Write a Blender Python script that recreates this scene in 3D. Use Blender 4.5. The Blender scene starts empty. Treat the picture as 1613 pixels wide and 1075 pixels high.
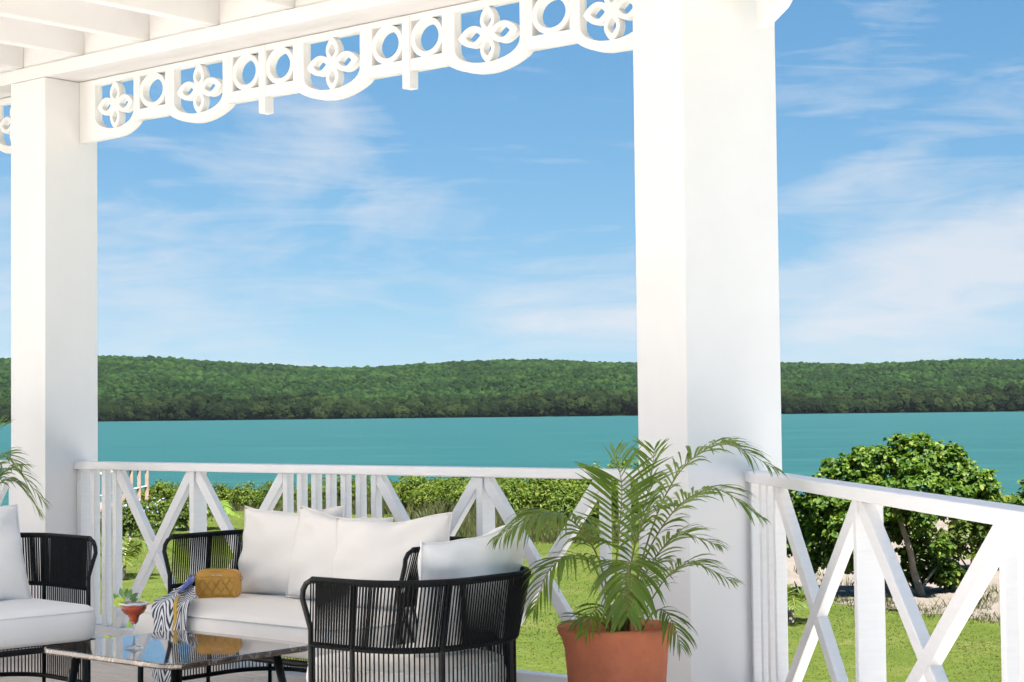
import bpy, bmesh, math, random
import numpy as np
from mathutils import Vector, Matrix

random.seed(7)
rng = np.random.default_rng(7)
scene = bpy.context.scene
COL = scene.collection
R = math.radians

# ------------------------------------------------------------------ camera
TH = R(49.9); PITCH = R(2.27); ROLL = 0.0110; CAMH = 1.237
fw = Vector((-math.cos(TH), math.sin(TH), 0)); rt = Vector((math.sin(TH), math.cos(TH), 0)); up = Vector((0, 0, 1))
F = fw * math.cos(PITCH) + up * math.sin(PITCH); U0 = up * math.cos(PITCH) - fw * math.sin(PITCH)
RR = rt * math.cos(ROLL) - U0 * math.sin(ROLL); UU = U0 * math.cos(ROLL) + rt * math.sin(ROLL)
cam_d = bpy.data.cameras.new('camera'); cam = bpy.data.objects.new('camera', cam_d); COL.objects.link(cam)
cam_d.sensor_width = 36; cam_d.lens = 36 * 2846 / 1613; cam_d.clip_start = 0.05; cam_d.clip_end = 20000
m3 = Matrix((RR, UU, -F)).transposed()
cam.matrix_world = Matrix.Translation((0, 0, CAMH)) @ m3.to_4x4()
scene.camera = cam

# ------------------------------------------------------------------ world, sun, exposure
SUN_EL = R(58); SUN_AZ = math.atan2(0.90, -0.43)      # measured from +Y towards +X
EXPOSURE = 2.3
scene.view_settings.view_transform = 'Standard'; scene.view_settings.look = 'None'
scene.view_settings.gamma = 1; scene.view_settings.use_curve_mapping = False
scene.view_settings.exposure = EXPOSURE
sdir = Vector((math.sin(SUN_AZ) * math.cos(SUN_EL), math.cos(SUN_AZ) * math.cos(SUN_EL), math.sin(SUN_EL)))
sl = bpy.data.lights.new('sun', 'SUN'); sl.energy = 4.5; sl.angle = R(0.53); sl.color = (1, 0.97, 0.925)
so = bpy.data.objects.new('sun', sl); COL.objects.link(so); so.location = sdir * 50
so.rotation_euler = sdir.to_track_quat('Z', 'Y').to_euler()

world = bpy.data.worlds.new('World'); scene.world = world; world.use_nodes = True
wt = world.node_tree; wt.nodes.clear()


class NT:
    """small node-tree helper"""
    def __init__(s, tree, k=1.0): s.t = tree; s.k = k
    def n(s, kind, ins=None, **props):
        nd = s.t.nodes.new(kind)
        for k, v in props.items(): setattr(nd, k, v)
        for k, v in (ins or {}).items():
            sock = nd.inputs[k]
            if isinstance(v, bpy.types.NodeSocket): s.t.links.new(v, sock)
            else: sock.default_value = v
        return nd
    def math(s, op, a, b=0.0, c=0.0, clamp=False):
        nd = s.n('ShaderNodeMath', {0: a, 1: b, 2: c}, operation=op); nd.use_clamp = clamp
        return nd.outputs[0]
    def mix(s, fac, a, b, blend='MIX'):
        nd = s.n('ShaderNodeMix', data_type='RGBA', blend_type=blend)
        for k, v in ((0, fac), (6, a), (7, b)):
            if isinstance(v, bpy.types.NodeSocket): s.t.links.new(v, nd.inputs[k])
            else: nd.inputs[k].default_value = v
        return nd.outputs[2]
    def ramp(s, fac, stops):
        nd = s.n('ShaderNodeValToRGB', {0: fac}); e = nd.color_ramp.elements
        while len(e) < len(stops): e.new(0.5)
        for i, (p, c) in enumerate(stops):
            e[i].position = p; e[i].color = (*(x * s.k for x in c[:3]), 1)
        return nd.outputs[0]


w = NT(wt)
sky = w.n('ShaderNodeTexSky', sky_type='NISHITA', sun_disc=False, sun_elevation=SUN_EL, sun_rotation=SUN_AZ,
          altitude=2500, air_density=1.0, dust_density=0.2, ozone_density=3.0)
tc = w.n('ShaderNodeTexCoord')
rotm = w.n('ShaderNodeMapping', {0: tc.outputs['Generated']}, vector_type='POINT')
rotm.inputs['Rotation'].default_value = (0, 0, -(math.pi / 2 - TH) )  # forward direction on +Y
sep = w.n('ShaderNodeSeparateXYZ', {0: rotm.outputs[0]})
az = w.math('ARCTAN2', sep.outputs[0], sep.outputs[1]); el = w.math('ARCSINE', sep.outputs[2])


def blob(a0, e0, sa, se, tilt=0.0, amp=1.0):
    da = w.math('SUBTRACT', az, a0); de = w.math('SUBTRACT', el, e0)
    de = w.math('SUBTRACT', de, w.math('MULTIPLY', da, tilt))
    q = w.math('ADD', w.math('POWER', w.math('DIVIDE', da, sa), 2), w.math('POWER', w.math('DIVIDE', de, se), 2))
    return w.math('MULTIPLY', w.math('POWER', 2.718, w.math('MULTIPLY', q, -1)), amp)


cv = w.n('ShaderNodeCombineXYZ', {0: az, 1: w.math('MULTIPLY', el, 2.6), 2: 0.0})
nz1 = w.n('ShaderNodeTexNoise', {'Vector': cv.outputs[0], 'Scale': 7.0, 'Detail': 9.0, 'Roughness': 0.58, 'Distortion': 0.9})
wisp_v = w.n('ShaderNodeMapping', {0: cv.outputs[0]}); wisp_v.inputs['Rotation'].default_value = (0, 0, R(14)); wisp_v.inputs['Scale'].default_value = (6, 15, 1)
nz2 = w.n('ShaderNodeTexNoise', {'Vector': wisp_v.outputs[0], 'Scale': 1.6, 'Detail': 8.0, 'Roughness': 0.6, 'Distortion': 1.2})
nzw = w.n('ShaderNodeTexNoise', {'Vector': cv.outputs[0], 'Scale': 2.3, 'Detail': 3.0})
tex = w.math('ADD', w.math('MULTIPLY', nz1.outputs[0], 0.56), w.math('MULTIPLY', nz2.outputs[0], 0.44))
body = w.math('MULTIPLY', nzw.outputs[0], 0.16)
for b in ((0.255, 0.080, 0.080, 0.036, 0.10, 0.37), (0.175, 0.048, 0.10, 0.028, 0.0, 0.22), (-0.105, 0.150, 0.050, 0.030, -0.15, 0.19),
          (0.050, 0.049, 0.060, 0.013, 0.0, 0.30), (-0.20, 0.085, 0.14, 0.055, 0.0, 0.17), (0.07, 0.075, 0.10, 0.016, 0.05, 0.10), (0.19, 0.128, 0.045, 0.010, 0.35, 0.18)):
    body = w.math('ADD', body, blob(*b))
dens = w.math('MULTIPLY', w.math('SUBTRACT', w.math('ADD', tex, body), 0.612), 2.6, clamp=True)
dens = w.math('MULTIPLY', w.math('SMOOTH_MIN', dens, 0.85, 0.2), 1.0, clamp=True)
# one even colour response over the whole sky: flatter and bluer than the raw model
skyc_s = w.n('ShaderNodeSeparateColor', {0: sky.outputs[0]}); chans = []
SK = 0.05 * 2 ** EXPOSURE
for ch, (k_, p_) in enumerate(((0.42, 0.82), (0.575, 0.57), (0.735, 0.42))):
    v_ = w.math('POWER', w.math('MULTIPLY', skyc_s.outputs[ch], 0.186), p_); chans.append(w.math('MULTIPLY', v_, k_ / SK))
skyc = w.n('ShaderNodeCombineColor', {0: chans[0], 1: chans[1], 2: chans[2]}).outputs[0]
cloudc = (0.78 / SK, 0.82 / SK, 0.88 / SK, 1)
skymix = w.mix(dens, skyc, cloudc)
bg = w.n('ShaderNodeBackground', {'Color': skymix, 'Strength': 0.05})
w.n('ShaderNodeOutputWorld', {'Surface': bg.outputs[0]})

# ------------------------------------------------------------------ helpers


class MB:
    def __init__(s): s.v = []; s.f = []
    def add(s, vs, fs):
        b = len(s.v); s.v += [tuple(v) for v in vs]; s.f += [tuple(i + b for i in f) for f in fs]; return s
    def box(s, x0, x1, y0, y1, z0, z1):
        return s.add([(x0, y0, z0), (x1, y0, z0), (x1, y1, z0), (x0, y1, z0), (x0, y0, z1), (x1, y0, z1), (x1, y1, z1), (x0, y1, z1)],
                     [(3, 2, 1, 0), (4, 5, 6, 7), (0, 1, 5, 4), (1, 2, 6, 5), (2, 3, 7, 6), (3, 0, 4, 7)])
    def prism(s, poly, z0, z1):
        n = len(poly)
        return s.add([(x, y, z0) for x, y in poly] + [(x, y, z1) for x, y in poly],
                     [tuple(range(n - 1, -1, -1)), tuple(range(n, 2 * n))] + [(i, (i + 1) % n, n + (i + 1) % n, n + i) for i in range(n)])
    def prism_xz(s, poly, y0, y1):                  # polygon in the x-z plane, extruded along y
        n = len(poly)
        return s.add([(x, y0, z) for x, z in poly] + [(x, y1, z) for x, z in poly],
                     [tuple(range(n)), tuple(range(2 * n - 1, n - 1, -1))] + [((i + 1) % n, i, n + i, n + (i + 1) % n) for i in range(n)])
    def tube(s, pts, rad, seg=8, closed=False, cap=True):
        pts = [Vector(p) for p in pts]; n = len(pts)
        rads = rad if hasattr(rad, '__len__') else [rad] * n
        prev = None; rings = []
        for i, p in enumerate(pts):
            if closed: t = pts[(i + 1) % n] - pts[i - 1]
            else: t = pts[min(i + 1, n - 1)] - pts[max(i - 1, 0)]
            t.normalize()
            if prev is None:
                a = Vector((0, 0, 1)) if abs(t.z) < 0.9 else Vector((1, 0, 0))
                nrm = (a - t * a.dot(t)).normalized()
            else:
                nrm = (prev - t * prev.dot(t)).normalized()
            prev = nrm; bi = t.cross(nrm)
            rings.append([p + (nrm * math.cos(2 * math.pi * k / seg) + bi * math.sin(2 * math.pi * k / seg)) * rads[i] for k in range(seg)])
        vs = [v for r_ in rings for v in r_]; fs = []
        m = n if closed else n - 1
        for i in range(m):
            a = i * seg; b = ((i + 1) % n) * seg
            for k in range(seg): fs.append((a + k, a + (k + 1) % seg, b + (k + 1) % seg, b + k))
        if cap and not closed:
            fs.append(tuple(range(seg - 1, -1, -1))); fs.append(tuple((n - 1) * seg + k for k in range(seg)))
        return s.add(vs, fs)
    def lathe(s, prof, seg=32, c=(0, 0, 0)):
        n = len(prof); vs = []; fs = []
        for r_, z in prof:
            for k in range(seg):
                a = 2 * math.pi * k / seg; vs.append((c[0] + r_ * math.cos(a), c[1] + r_ * math.sin(a), c[2] + z))
        for i in range(n - 1):
            for k in range(seg): fs.append((i * seg + k, i * seg + (k + 1) % seg, (i + 1) * seg + (k + 1) % seg, (i + 1) * seg + k))
        return s.add(vs, fs)
    def build(s, name, mat, parent=None, smooth=False, bevel=0, seg=2):
        me = bpy.data.meshes.new(name); me.from_pydata(s.v, [], s.f); me.update()
        return link(name, me, mat, parent, smooth, bevel, seg)


def link(name, me, mat, parent=None, smooth=False, bevel=0, seg=2):
    if mat is not None and not me.materials: me.materials.append(mat)
    if smooth: me.polygons.foreach_set('use_smooth', [True] * len(me.polygons))
    o = bpy.data.objects.new(name, me); COL.objects.link(o)
    if parent is not None: o.parent = parent
    if bevel:
        b = o.modifiers.new('bevel', 'BEVEL'); b.width = bevel; b.segments = seg; b.limit_method = 'ANGLE'; b.angle_limit = R(40)
    return o


def tag(o, label=None, cat=None, group=None, kind=None):
    if label: o['label'] = label
    if cat: o['category'] = cat
    if group: o['group'] = group
    if kind: o['kind'] = kind
    return o


def empty(name, loc=(0, 0, 0), rz=0.0, label=None, cat=None, group=None):
    o = bpy.data.objects.new(name, None); COL.objects.link(o); o.location = loc; o.rotation_euler = (0, 0, rz); o.empty_display_size = 0.1
    return tag(o, label, cat, group)


def copy_tree(o, parent=None):
    c = o.copy(); COL.objects.link(c); c.parent = parent
    for ch in [x for x in bpy.data.objects if x.parent == o]: copy_tree(ch, c)
    return c


def np_mesh(name, verts, faces, rnd=None):
    """verts (N,3), faces (M,k) all the same k; rnd (M,) per face value"""
    me = bpy.data.meshes.new(name); verts = np.asarray(verts, np.float32); faces = np.asarray(faces, np.int32); M_, k = faces.shape
    me.vertices.add(len(verts)); me.vertices.foreach_set('co', verts.ravel())
    me.loops.add(M_ * k); me.loops.foreach_set('vertex_index', faces.ravel())
    me.polygons.add(M_); me.polygons.foreach_set('loop_start', np.arange(0, M_ * k, k, dtype=np.int32))
    me.update(calc_edges=True); me.validate()
    if rnd is not None:
        a = me.attributes.new('rnd', 'FLOAT', 'FACE'); a.data.foreach_set('value', np.asarray(rnd, np.float32))
    return me


def GU(u, d, z=0.0):
    """ground frame: u metres to the right of the view axis, d metres ahead"""
    p = rt * u + fw * d; return Vector((p.x, p.y, z))


# ------------------------------------------------------------------ materials
MATS = {}


def mat(name, col, rough=0.5, var=0.06, vscale=6.0, bump=0.0, bscale=40.0, spec=0.5, metal=0.0, stretch=None, coat=0.0, sheen=0.0, var2=None):
    if name in MATS: return MATS[name]
    m = bpy.data.materials.new(name); m.use_nodes = True; t = NT(m.node_tree); t.t.nodes.clear()
    co = t.n('ShaderNodeTexCoord'); vec = co.outputs['Object']
    if stretch:
        mp = t.n('ShaderNodeMapping', {0: vec}); mp.inputs['Scale'].default_value = stretch; vec = mp.outputs[0]
    nz = t.n('ShaderNodeTexNoise', {'Vector': vec, 'Scale': vscale, 'Detail': 6.0, 'Roughness': 0.6})
    dark = tuple(c * (1 - 2 * var) for c in col); lite = tuple(min(1, c * (1 + 2 * var)) for c in col)
    if var2: dark = var2
    c = t.ramp(nz.outputs[0], [(0.3, dark), (0.7, lite)])
    ins = {'Base Color': c, 'Roughness': rough, 'Metallic': metal, 'Specular IOR Level': spec, 'Coat Weight': coat, 'Sheen Weight': sheen}
    if bump:
        nb = t.n('ShaderNodeTexNoise', {'Vector': vec, 'Scale': bscale, 'Detail': 5.0})
        ins['Normal'] = t.n('ShaderNodeBump', {'Strength': bump, 'Distance': 0.01, 'Height': nb.outputs[0]}).outputs[0]
    p = t.n('ShaderNodeBsdfPrincipled', ins)
    t.n('ShaderNodeOutputMaterial', {'Surface': p.outputs[0]})
    MATS[name] = m; return m


def leaf_mat(name, c0, c1, c2=None, rough=0.45, trans=0.35, tcol=None, spec=0.4, pos=0.75):
    """foliage: colour chosen leaf by leaf, part of the light goes through"""
    if name in MATS: return MATS[name]
    m = bpy.data.materials.new(name); m.use_nodes = True; t = NT(m.node_tree); t.t.nodes.clear()
    at = t.n('ShaderNodeAttribute', attribute_name='rnd'); oi = t.n('ShaderNodeObjectInfo')
    f = t.math('ADD', at.outputs['Fac'], t.math('MULTIPLY', t.math('SUBTRACT', oi.outputs['Random'], 0.5), 0.25), clamp=True)
    c = t.ramp(f, [(0.0, c0), (pos, c1), (1.0, c2 or c1)])
    p = t.n('ShaderNodeBsdfPrincipled', {'Base Color': c, 'Roughness': rough, 'Specular IOR Level': spec})
    tl = t.n('ShaderNodeBsdfTranslucent', {'Color': t.mix(1.0, c, tcol or (1.5, 1.5, 0.6, 1), 'MULTIPLY')})
    mx = t.n('ShaderNodeMixShader', {0: trans, 1: p.outputs[0], 2: tl.outputs[0]})
    t.n('ShaderNodeOutputMaterial', {'Surface': mx.outputs[0]})
    MATS[name] = m; return m


WHITE = mat('white_paint', (0.80, 0.79, 0.795), 0.42, var=0.012, vscale=3, bump=0.05, bscale=35)
WHITEW = mat('white_painted_wood', (0.81, 0.798, 0.80), 0.45, var=0.015, vscale=8, bump=0.10, bscale=14, stretch=(1, 1, 9))
CEIL = mat('ceiling_paint', (0.80, 0.788, 0.79), 0.5, var=0.012, vscale=3)
ROPE = mat('black_rope', (0.008, 0.0088, 0.0095), 0.6, var=0.12, vscale=60, bump=0.3, bscale=300, spec=0.15)
TUBE = mat('black_powder_coat', (0.008, 0.009, 0.010), 0.42, var=0.05, vscale=40, spec=0.25)


def fabric(name, col):
    if name in MATS: return MATS[name]
    m = bpy.data.materials.new(name); m.use_nodes = True; t = NT(m.node_tree); t.t.nodes.clear()
    co = t.n('ShaderNodeTexCoord'); v = co.outputs['Object']
    w1 = t.n('ShaderNodeTexWave', {'Vector': v, 'Scale': 210.0, 'Distortion': 1.5, 'Detail': 2.0}, bands_direction='X')
    w2 = t.n('ShaderNodeTexWave', {'Vector': v, 'Scale': 210.0, 'Distortion': 1.5, 'Detail': 2.0}, bands_direction='Z')
    nz = t.n('ShaderNodeTexNoise', {'Vector': v, 'Scale': 5.0, 'Detail': 8.0})
    h = t.math('ADD', w1.outputs[1], w2.outputs[1])
    c = t.mix(t.math('MULTIPLY', h, 0.12), tuple(x * 0.97 for x in col) + (1,), (*col, 1))
    c = t.mix(t.math('MULTIPLY', nz.outputs[0], 0.12), c, tuple(x * 0.8 for x in col) + (1,))
    nb = t.n('ShaderNodeTexNoise', {'Vector': v, 'Scale': 9.0, 'Detail': 3.0})
    b1 = t.n('ShaderNodeBump', {'Strength': 0.14, 'Distance': 0.02, 'Height': nb.outputs[0]})
    b2 = t.n('ShaderNodeBump', {'Strength': 0.12, 'Distance': 0.002, 'Height': h, 'Normal': b1.outputs[0]})
    p = t.n('ShaderNodeBsdfPrincipled', {'Base Color': c, 'Roughness': 0.9, 'Specular IOR Level': 0.15, 'Sheen Weight': 0.25, 'Normal': b2.outputs[0]})
    t.n('ShaderNodeOutputMaterial', {'Surface': p.outputs[0]})
    MATS[name] = m; return m


LINEN = fabric('cream_linen', (0.92, 0.865, 0.81))
SEATF = fabric('beige_seat_fabric', (0.90, 0.835, 0.765))

# ------------------------------------------------------------------ terrain, water, far shore
WATER_Z = -2.0; GROUND_Z = -1.2


def ground_mat():
    m = bpy.data.materials.new('lawn_ground'); m.use_nodes = True; t = NT(m.node_tree, 0.92); t.t.nodes.clear()
    co = t.n('ShaderNodeTexCoord'); v = co.outputs['Object']
    n1 = t.n('ShaderNodeTexNoise', {'Vector': v, 'Scale': 0.9, 'Detail': 8.0, 'Roughness': 0.65})
    n2 = t.n('ShaderNodeTexNoise', {'Vector': v, 'Scale': 9.0, 'Detail': 9.0, 'Roughness': 0.75})
    c1 = t.ramp(n1.outputs[0], [(0.34, (0.056, 0.084, 0.010)), (0.52, (0.082, 0.105, 0.016)), (0.66, (0.115, 0.120, 0.034))])
    c2 = t.mix(t.ramp(n2.outputs[0], [(0.36, (0, 0, 0)), (0.68, (0.95, 0.95, 0.95))]), c1, (0.036, 0.055, 0.008, 1))
    b = t.n('ShaderNodeBump', {'Strength': 0.6, 'Distance': 0.04, 'Height': n2.outputs[0]})
    p = t.n('ShaderNodeBsdfPrincipled', {'Base Color': c2, 'Roughness': 0.95, 'Specular IOR Level': 0.1, 'Normal': b.outputs[0]})
    t.n('ShaderNodeOutputMaterial', {'Surface': p.outputs[0]}); return m


def sand_mat():
    m = bpy.data.materials.new('sand'); m.use_nodes = True; t = NT(m.node_tree, 0.92); t.t.nodes.clear()
    co = t.n('ShaderNodeTexCoord'); v = co.outputs['Object']
    n1 = t.n('ShaderNodeTexNoise', {'Vector': v, 'Scale': 1.3, 'Detail': 8.0, 'Roughness': 0.7})
    n2 = t.n('ShaderNodeTexNoise', {'Vector': v, 'Scale': 9.0, 'Detail': 9.0, 'Roughness': 0.7})
    c = t.ramp(n1.outputs[0], [(0.3, (0.175, 0.145, 0.118)), (0.6, (0.225, 0.193, 0.162))])
    c = t.mix(t.ramp(n2.outputs[0], [(0.56, (0, 0, 0)), (0.72, (0.6, 0.6, 0.6))]), c, (0.095, 0.075, 0.052, 1))
    b = t.n('ShaderNodeBump', {'Strength': 0.9, 'Distance': 0.08, 'Height': n2.outputs[0]})
    p = t.n('ShaderNodeBsdfPrincipled', {'Base Color': c, 'Roughness': 0.95, 'Specular IOR Level': 0.1, 'Normal': b.outputs[0]})
    t.n('ShaderNodeOutputMaterial', {'Surface': p.outputs[0]}); return m


def sm(x, a, b):
    t = min(1, max(0, (x - a) / (b - a))); return t * t * (3 - 2 * t)


def ground_h(u, d):
    shore = 54 + 2.0 * math.sin(u * 0.21) + 1.2 * math.sin(u * 0.5 + 1)
    return GROUND_Z - 1.9 * sm(d, shore - 6, shore + 12)


us = list(np.linspace(-90, 90, 91)); ds = list(np.linspace(-20, 10, 7)) + list(np.linspace(12, 80, 69))
us = [-400, -200] + us + [200, 400]; ds = [-300, -120] + ds + [110]
vs = [GU(u, d, ground_h(u, d)) for d in ds for u in us]; nu = len(us)
fs = [(j * nu + i, j * nu + i + 1, (j + 1) * nu + i + 1, (j + 1) * nu + i) for j in range(len(ds) - 1) for i in range(nu - 1)]
GROUND = ground_mat(); SAND = sand_mat()
tag(MB().add(vs, fs).build('ground', GROUND, smooth=True), kind='structure')


def sand_patch(name, outline):
    """irregular sheet of sand a little above the lawn; outline in ground frame"""
    pts = []
    n = len(outline)
    for i in range(n):
        a = Vector(outline[i]); b = Vector(outline[(i + 1) % n]); k = max(2, int((b - a).length / 0.35))
        for j in range(k):
            p = a.lerp(b, j / k); s_ = 0.16
            pts.append((p.x + random.uniform(-s_, s_), p.y + random.uniform(-s_, s_)))
    bm = bmesh.new(); vv = [bm.verts.new(GU(x, y, 0)) for x, y in pts]; bm.faces.new(vv)
    bmesh.ops.triangulate(bm, faces=bm.faces[:]); me = bpy.data.meshes.new(name)
    for v in bm.verts:
        q = v.co; u = q.dot(rt); d = q.dot(fw); v.co.z = ground_h(u, d) + 0.004
    bm.to_mesh(me); bm.free()
    return tag(link(name, me, SAND), kind='structure')


sand_patch('beach_sand', [(3.2, 23.6), (4.3, 22.6), (5.45, 20.6), (7.2, 19.3), (10, 18.6), (14, 22), (20, 40), (14, 45), (6, 36), (3.6, 30.5), (2.6, 27)])
sand_patch('sand_path', [(-9.6, 45.6), (-8.0, 46.2), (-8.1, 49), (-10.5, 49.4), (-12.0, 48.2), (-11.5, 46)])


BOUNCE = mat('bounce_gravel', (0.44, 0.415, 0.39), 0.9, var=0.12, vscale=12, bump=0.6, bscale=60, spec=0.1)
ap = MB().prism([(-14, 6.3), (-3.75, 6.3), (3.6, -1.1), (11.5, 3.2), (3.0, 12.5), (-14, 11.0)], GROUND_Z + 0.004, GROUND_Z + 0.045).build('bounce_apron', BOUNCE); tag(ap, kind='structure')  # unseen pale strip, added to bounce sunlight onto the column sides


def water_mat():
    m = bpy.data.materials.new('turquoise_water'); m.use_nodes = True; t = NT(m.node_tree); t.t.nodes.clear()
    co = t.n('ShaderNodeTexCoord'); mp = t.n('ShaderNodeMapping', {0: co.outputs['Object']})
    mp.inputs['Rotation'].default_value = (0, 0, -(math.pi / 2 - TH))
    v = mp.outputs[0]
    s1 = t.n('ShaderNodeMapping', {0: v}); s1.inputs['Scale'].default_value = (0.004, 0.03, 1)
    n1 = t.n('ShaderNodeTexNoise', {'Vector': s1.outputs[0], 'Scale': 1.0, 'Detail': 8.0, 'Roughness': 0.6})
    s2 = t.n('ShaderNodeMapping', {0: v}); s2.inputs['Scale'].default_value = (0.07, 0.42, 1)
    n2 = t.n('ShaderNodeTexNoise', {'Vector': s2.outputs[0], 'Scale': 1.0, 'Detail': 8.0, 'Roughness': 0.65})
    c = t.ramp(n1.outputs[0], [(0.30, (0.0085, 0.054, 0.047)), (0.7, (0.0160, 0.073, 0.061))])
    s3 = t.n('ShaderNodeMapping', {0: v}); s3.inputs['Scale'].default_value = (0.016, 0.16, 1)
    n3 = t.n('ShaderNodeTexNoise', {'Vector': s3.outputs[0], 'Scale': 1.0, 'Detail': 9.0, 'Roughness': 0.7})
    c = t.mix(t.ramp(n3.outputs[0], [(0.45, (0, 0, 0)), (0.74, (0.6, 0.6, 0.6))]), c, (0.0045, 0.031, 0.032, 1))
    c = t.mix(t.ramp(n3.outputs[0], [(0.26, (0.5, 0.5, 0.5)), (0.40, (0, 0, 0))]), c, (0.026, 0.092, 0.080, 1))
    c = t.mix(t.ramp(n2.outputs[0], [(0.46, (0, 0, 0)), (0.64, (0.62, 0.62, 0.62))]), c, (0.0048, 0.034, 0.034, 1))
    c = t.mix(t.ramp(n2.outputs[0], [(0.30, (0.55, 0.55, 0.55)), (0.44, (0, 0, 0))]), c, (0.024, 0.096, 0.080, 1))
    b = t.n('ShaderNodeBump', {'Strength': 0.8, 'Distance': 0.35, 'Height': n2.outputs[0]})
    p = t.n('ShaderNodeBsdfPrincipled', {'Base Color': c, 'Roughness': 0.35, 'Specular IOR Level': 0.12, 'Normal': b.outputs[0]})
    t.n('ShaderNodeOutputMaterial', {'Surface': p.outputs[0]}); return m


q = [(-2300, 40), (2300, 40), (2300, 2900), (-2300, 2900)]
tag(MB().add([GU(u, d, WATER_Z) for u, d in q], [(0, 1, 2, 3)]).build('water', water_mat()), kind='structure')

SHORE = 1330.0
prof_px = [-700, -300, 0, 155, 250, 330, 480, 560, 640, 750, 850, 950, 1005, 1230, 1350, 1450, 1530, 1613, 1900, 2300]
prof_h = [70, 88, 94, 98, 94, 87, 77, 74, 77, 82, 84, 79, 77, 75, 71, 73, 77, 75, 70, 62]
RIDGE = 2300.0


def ridge_h(k):
    px = 806.5 + 2846 * k
    return np.interp(px, prof_px, prof_h) / 2846 * RIDGE + CAMH


def hill_h(u, d):
    k = u / d
    f = sm(d, SHORE - 10, SHORE + 40) * 3.2
    s_ = max(0.0, min(1.0, (d - SHORE - 60) / (RIDGE - SHORE - 60)))
    back = 1.0 if d <= RIDGE else max(0.2, 1 - (d - RIDGE) / 1500)
    base = (ridge_h(k) - 3.0) * (s_ ** 0.85) * back
    bumps = (6 * math.sin(u * 0.013 + d * 0.004) + 5 * math.sin(u * 0.021 - d * 0.011 + 2)) * s_ * (1 - s_) * 2.2
    return WATER_Z - 0.6 + f + max(0, base + bumps)


HILLF = mat('hill_ground', (0.009, 0.02, 0.006), 0.95, var=0.2, vscale=0.05, spec=0.05)
hu = np.linspace(-0.7, 0.7, 141); hd = np.concatenate([np.linspace(SHORE - 12, SHORE + 60, 6), np.linspace(SHORE + 80, RIDGE, 40), np.linspace(RIDGE + 60, RIDGE + 900, 8)])
vs = [GU(k * d, d, hill_h(k * d, d)) for d in hd for k in hu]; nu = len(hu)
fs = [(j * nu + i, j * nu + i + 1, (j + 1) * nu + i + 1, (j + 1) * nu + i) for j in range(len(hd) - 1) for i in range(nu - 1)]
tag(MB().add(vs, fs).build('hills', HILLF, smooth=True), kind='structure')


def forest_mat(name, c0, c1, c2):
    m = bpy.data.materials.new(name); m.use_nodes = True; t = NT(m.node_tree, 0.88); t.t.nodes.clear()
    oi = t.n('ShaderNodeObjectInfo'); co = t.n('ShaderNodeTexCoord')
    n = t.n('ShaderNodeTexNoise', {'Vector': co.outputs['Object'], 'Scale': 3.2, 'Detail': 5.0, 'Roughness': 0.75})
    ln_ = t.n('ShaderNodeTexNoise', {'Vector': oi.outputs['Location'], 'Scale': 0.012, 'Detail': 4.0, 'Roughness': 0.6})
    f = t.math('ADD', t.math('MULTIPLY', oi.outputs['Random'], 0.58), t.math('ADD', t.math('MULTIPLY', n.outputs[0], 0.30), t.math('MULTIPLY', t.math('SUBTRACT', ln_.outputs[0], 0.42), 1.2)))
    c = t.ramp(f, [(0.2, c0), (0.6, c1), (0.9, c2)])
    b = t.n('ShaderNodeBump', {'Strength': 1.0, 'Distance': 1.2, 'Height': n.outputs[0]})
    p = t.n('ShaderNodeBsdfPrincipled', {'Base Color': c, 'Roughness': 0.9, 'Specular IOR Level': 0.05, 'Normal': b.outputs[0]})
    t.n('ShaderNodeOutputMaterial', {'Surface': p.outputs[0]}); return m


def forest(name, pts, scales, material, label, cat, noise_amp=0.55, noise_scale=1.6, sub=3):
    """one mass of tree crowns: a point mesh whose points carry lumpy crowns (geometry nodes)"""
    me = bpy.data.meshes.new(name); me.from_pydata([tuple(p) for p in pts], [], [])
    a = me.attributes.new('sc', 'FLOAT', 'POINT'); a.data.foreach_set('value', np.asarray(scales, np.float32))
    o = link(name, me, material); tag(o, label, cat, kind='stuff')
    ng = bpy.data.node_groups.new(name, 'GeometryNodeTree')
    ng.interface.new_socket('Geometry', in_out='INPUT', socket_type='NodeSocketGeometry')
    ng.interface.new_socket('Geometry', in_out='OUTPUT', socket_type='NodeSocketGeometry')
    g = NT(ng); gi = g.n('NodeGroupInput'); 
    ico = g.n('GeometryNodeMeshIcoSphere', {'Radius': 1.0, 'Subdivisions': sub})
    pos = g.n('GeometryNodeInputPosition')
    nz = g.n('ShaderNodeTexNoise', {'Vector': pos.outputs[0], 'Scale': noise_scale, 'Detail': 4.0, 'Roughness': 0.7})
    k = g.math('MULTIPLY', g.math('SUBTRACT', nz.outputs[0], 0.5), noise_amp * 2)
    off = g.n('ShaderNodeVectorMath', operation='SCALE'); ng.links.new(pos.outputs[0], off.inputs[0]); ng.links.new(k, off.inputs['Scale'])
    sp = g.n('GeometryNodeSetPosition', {'Geometry': ico.outputs[0], 'Offset': off.outputs[0]})
    smt = g.n('GeometryNodeSetMaterial', {'Geometry': sp.outputs[0], 'Material': material})
    rv = g.n('FunctionNodeRandomValue', data_type='FLOAT_VECTOR')
    rv.inputs[0].default_value = (0, 0, 0); rv.inputs[1].default_value = (6.28, 6.28, 6.28)
    na = g.n('GeometryNodeInputNamedAttribute', data_type='FLOAT'); na.inputs['Name'].default_value = 'sc'
    m2p = g.n('GeometryNodeMeshToPoints', {'Mesh': gi.outputs[0]})
    iop = g.n('GeometryNodeInstanceOnPoints', {'Points': m2p.outputs[0], 'Instance': smt.outputs[0], 'Rotation': rv.outputs[0], 'Scale': na.outputs[0]})
    go = g.n('NodeGroupOutput'); ng.links.new(iop.outputs[0], go.inputs[0])
    md = o.modifiers.new('crowns', 'NODES'); md.node_group = ng
    return o


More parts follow.
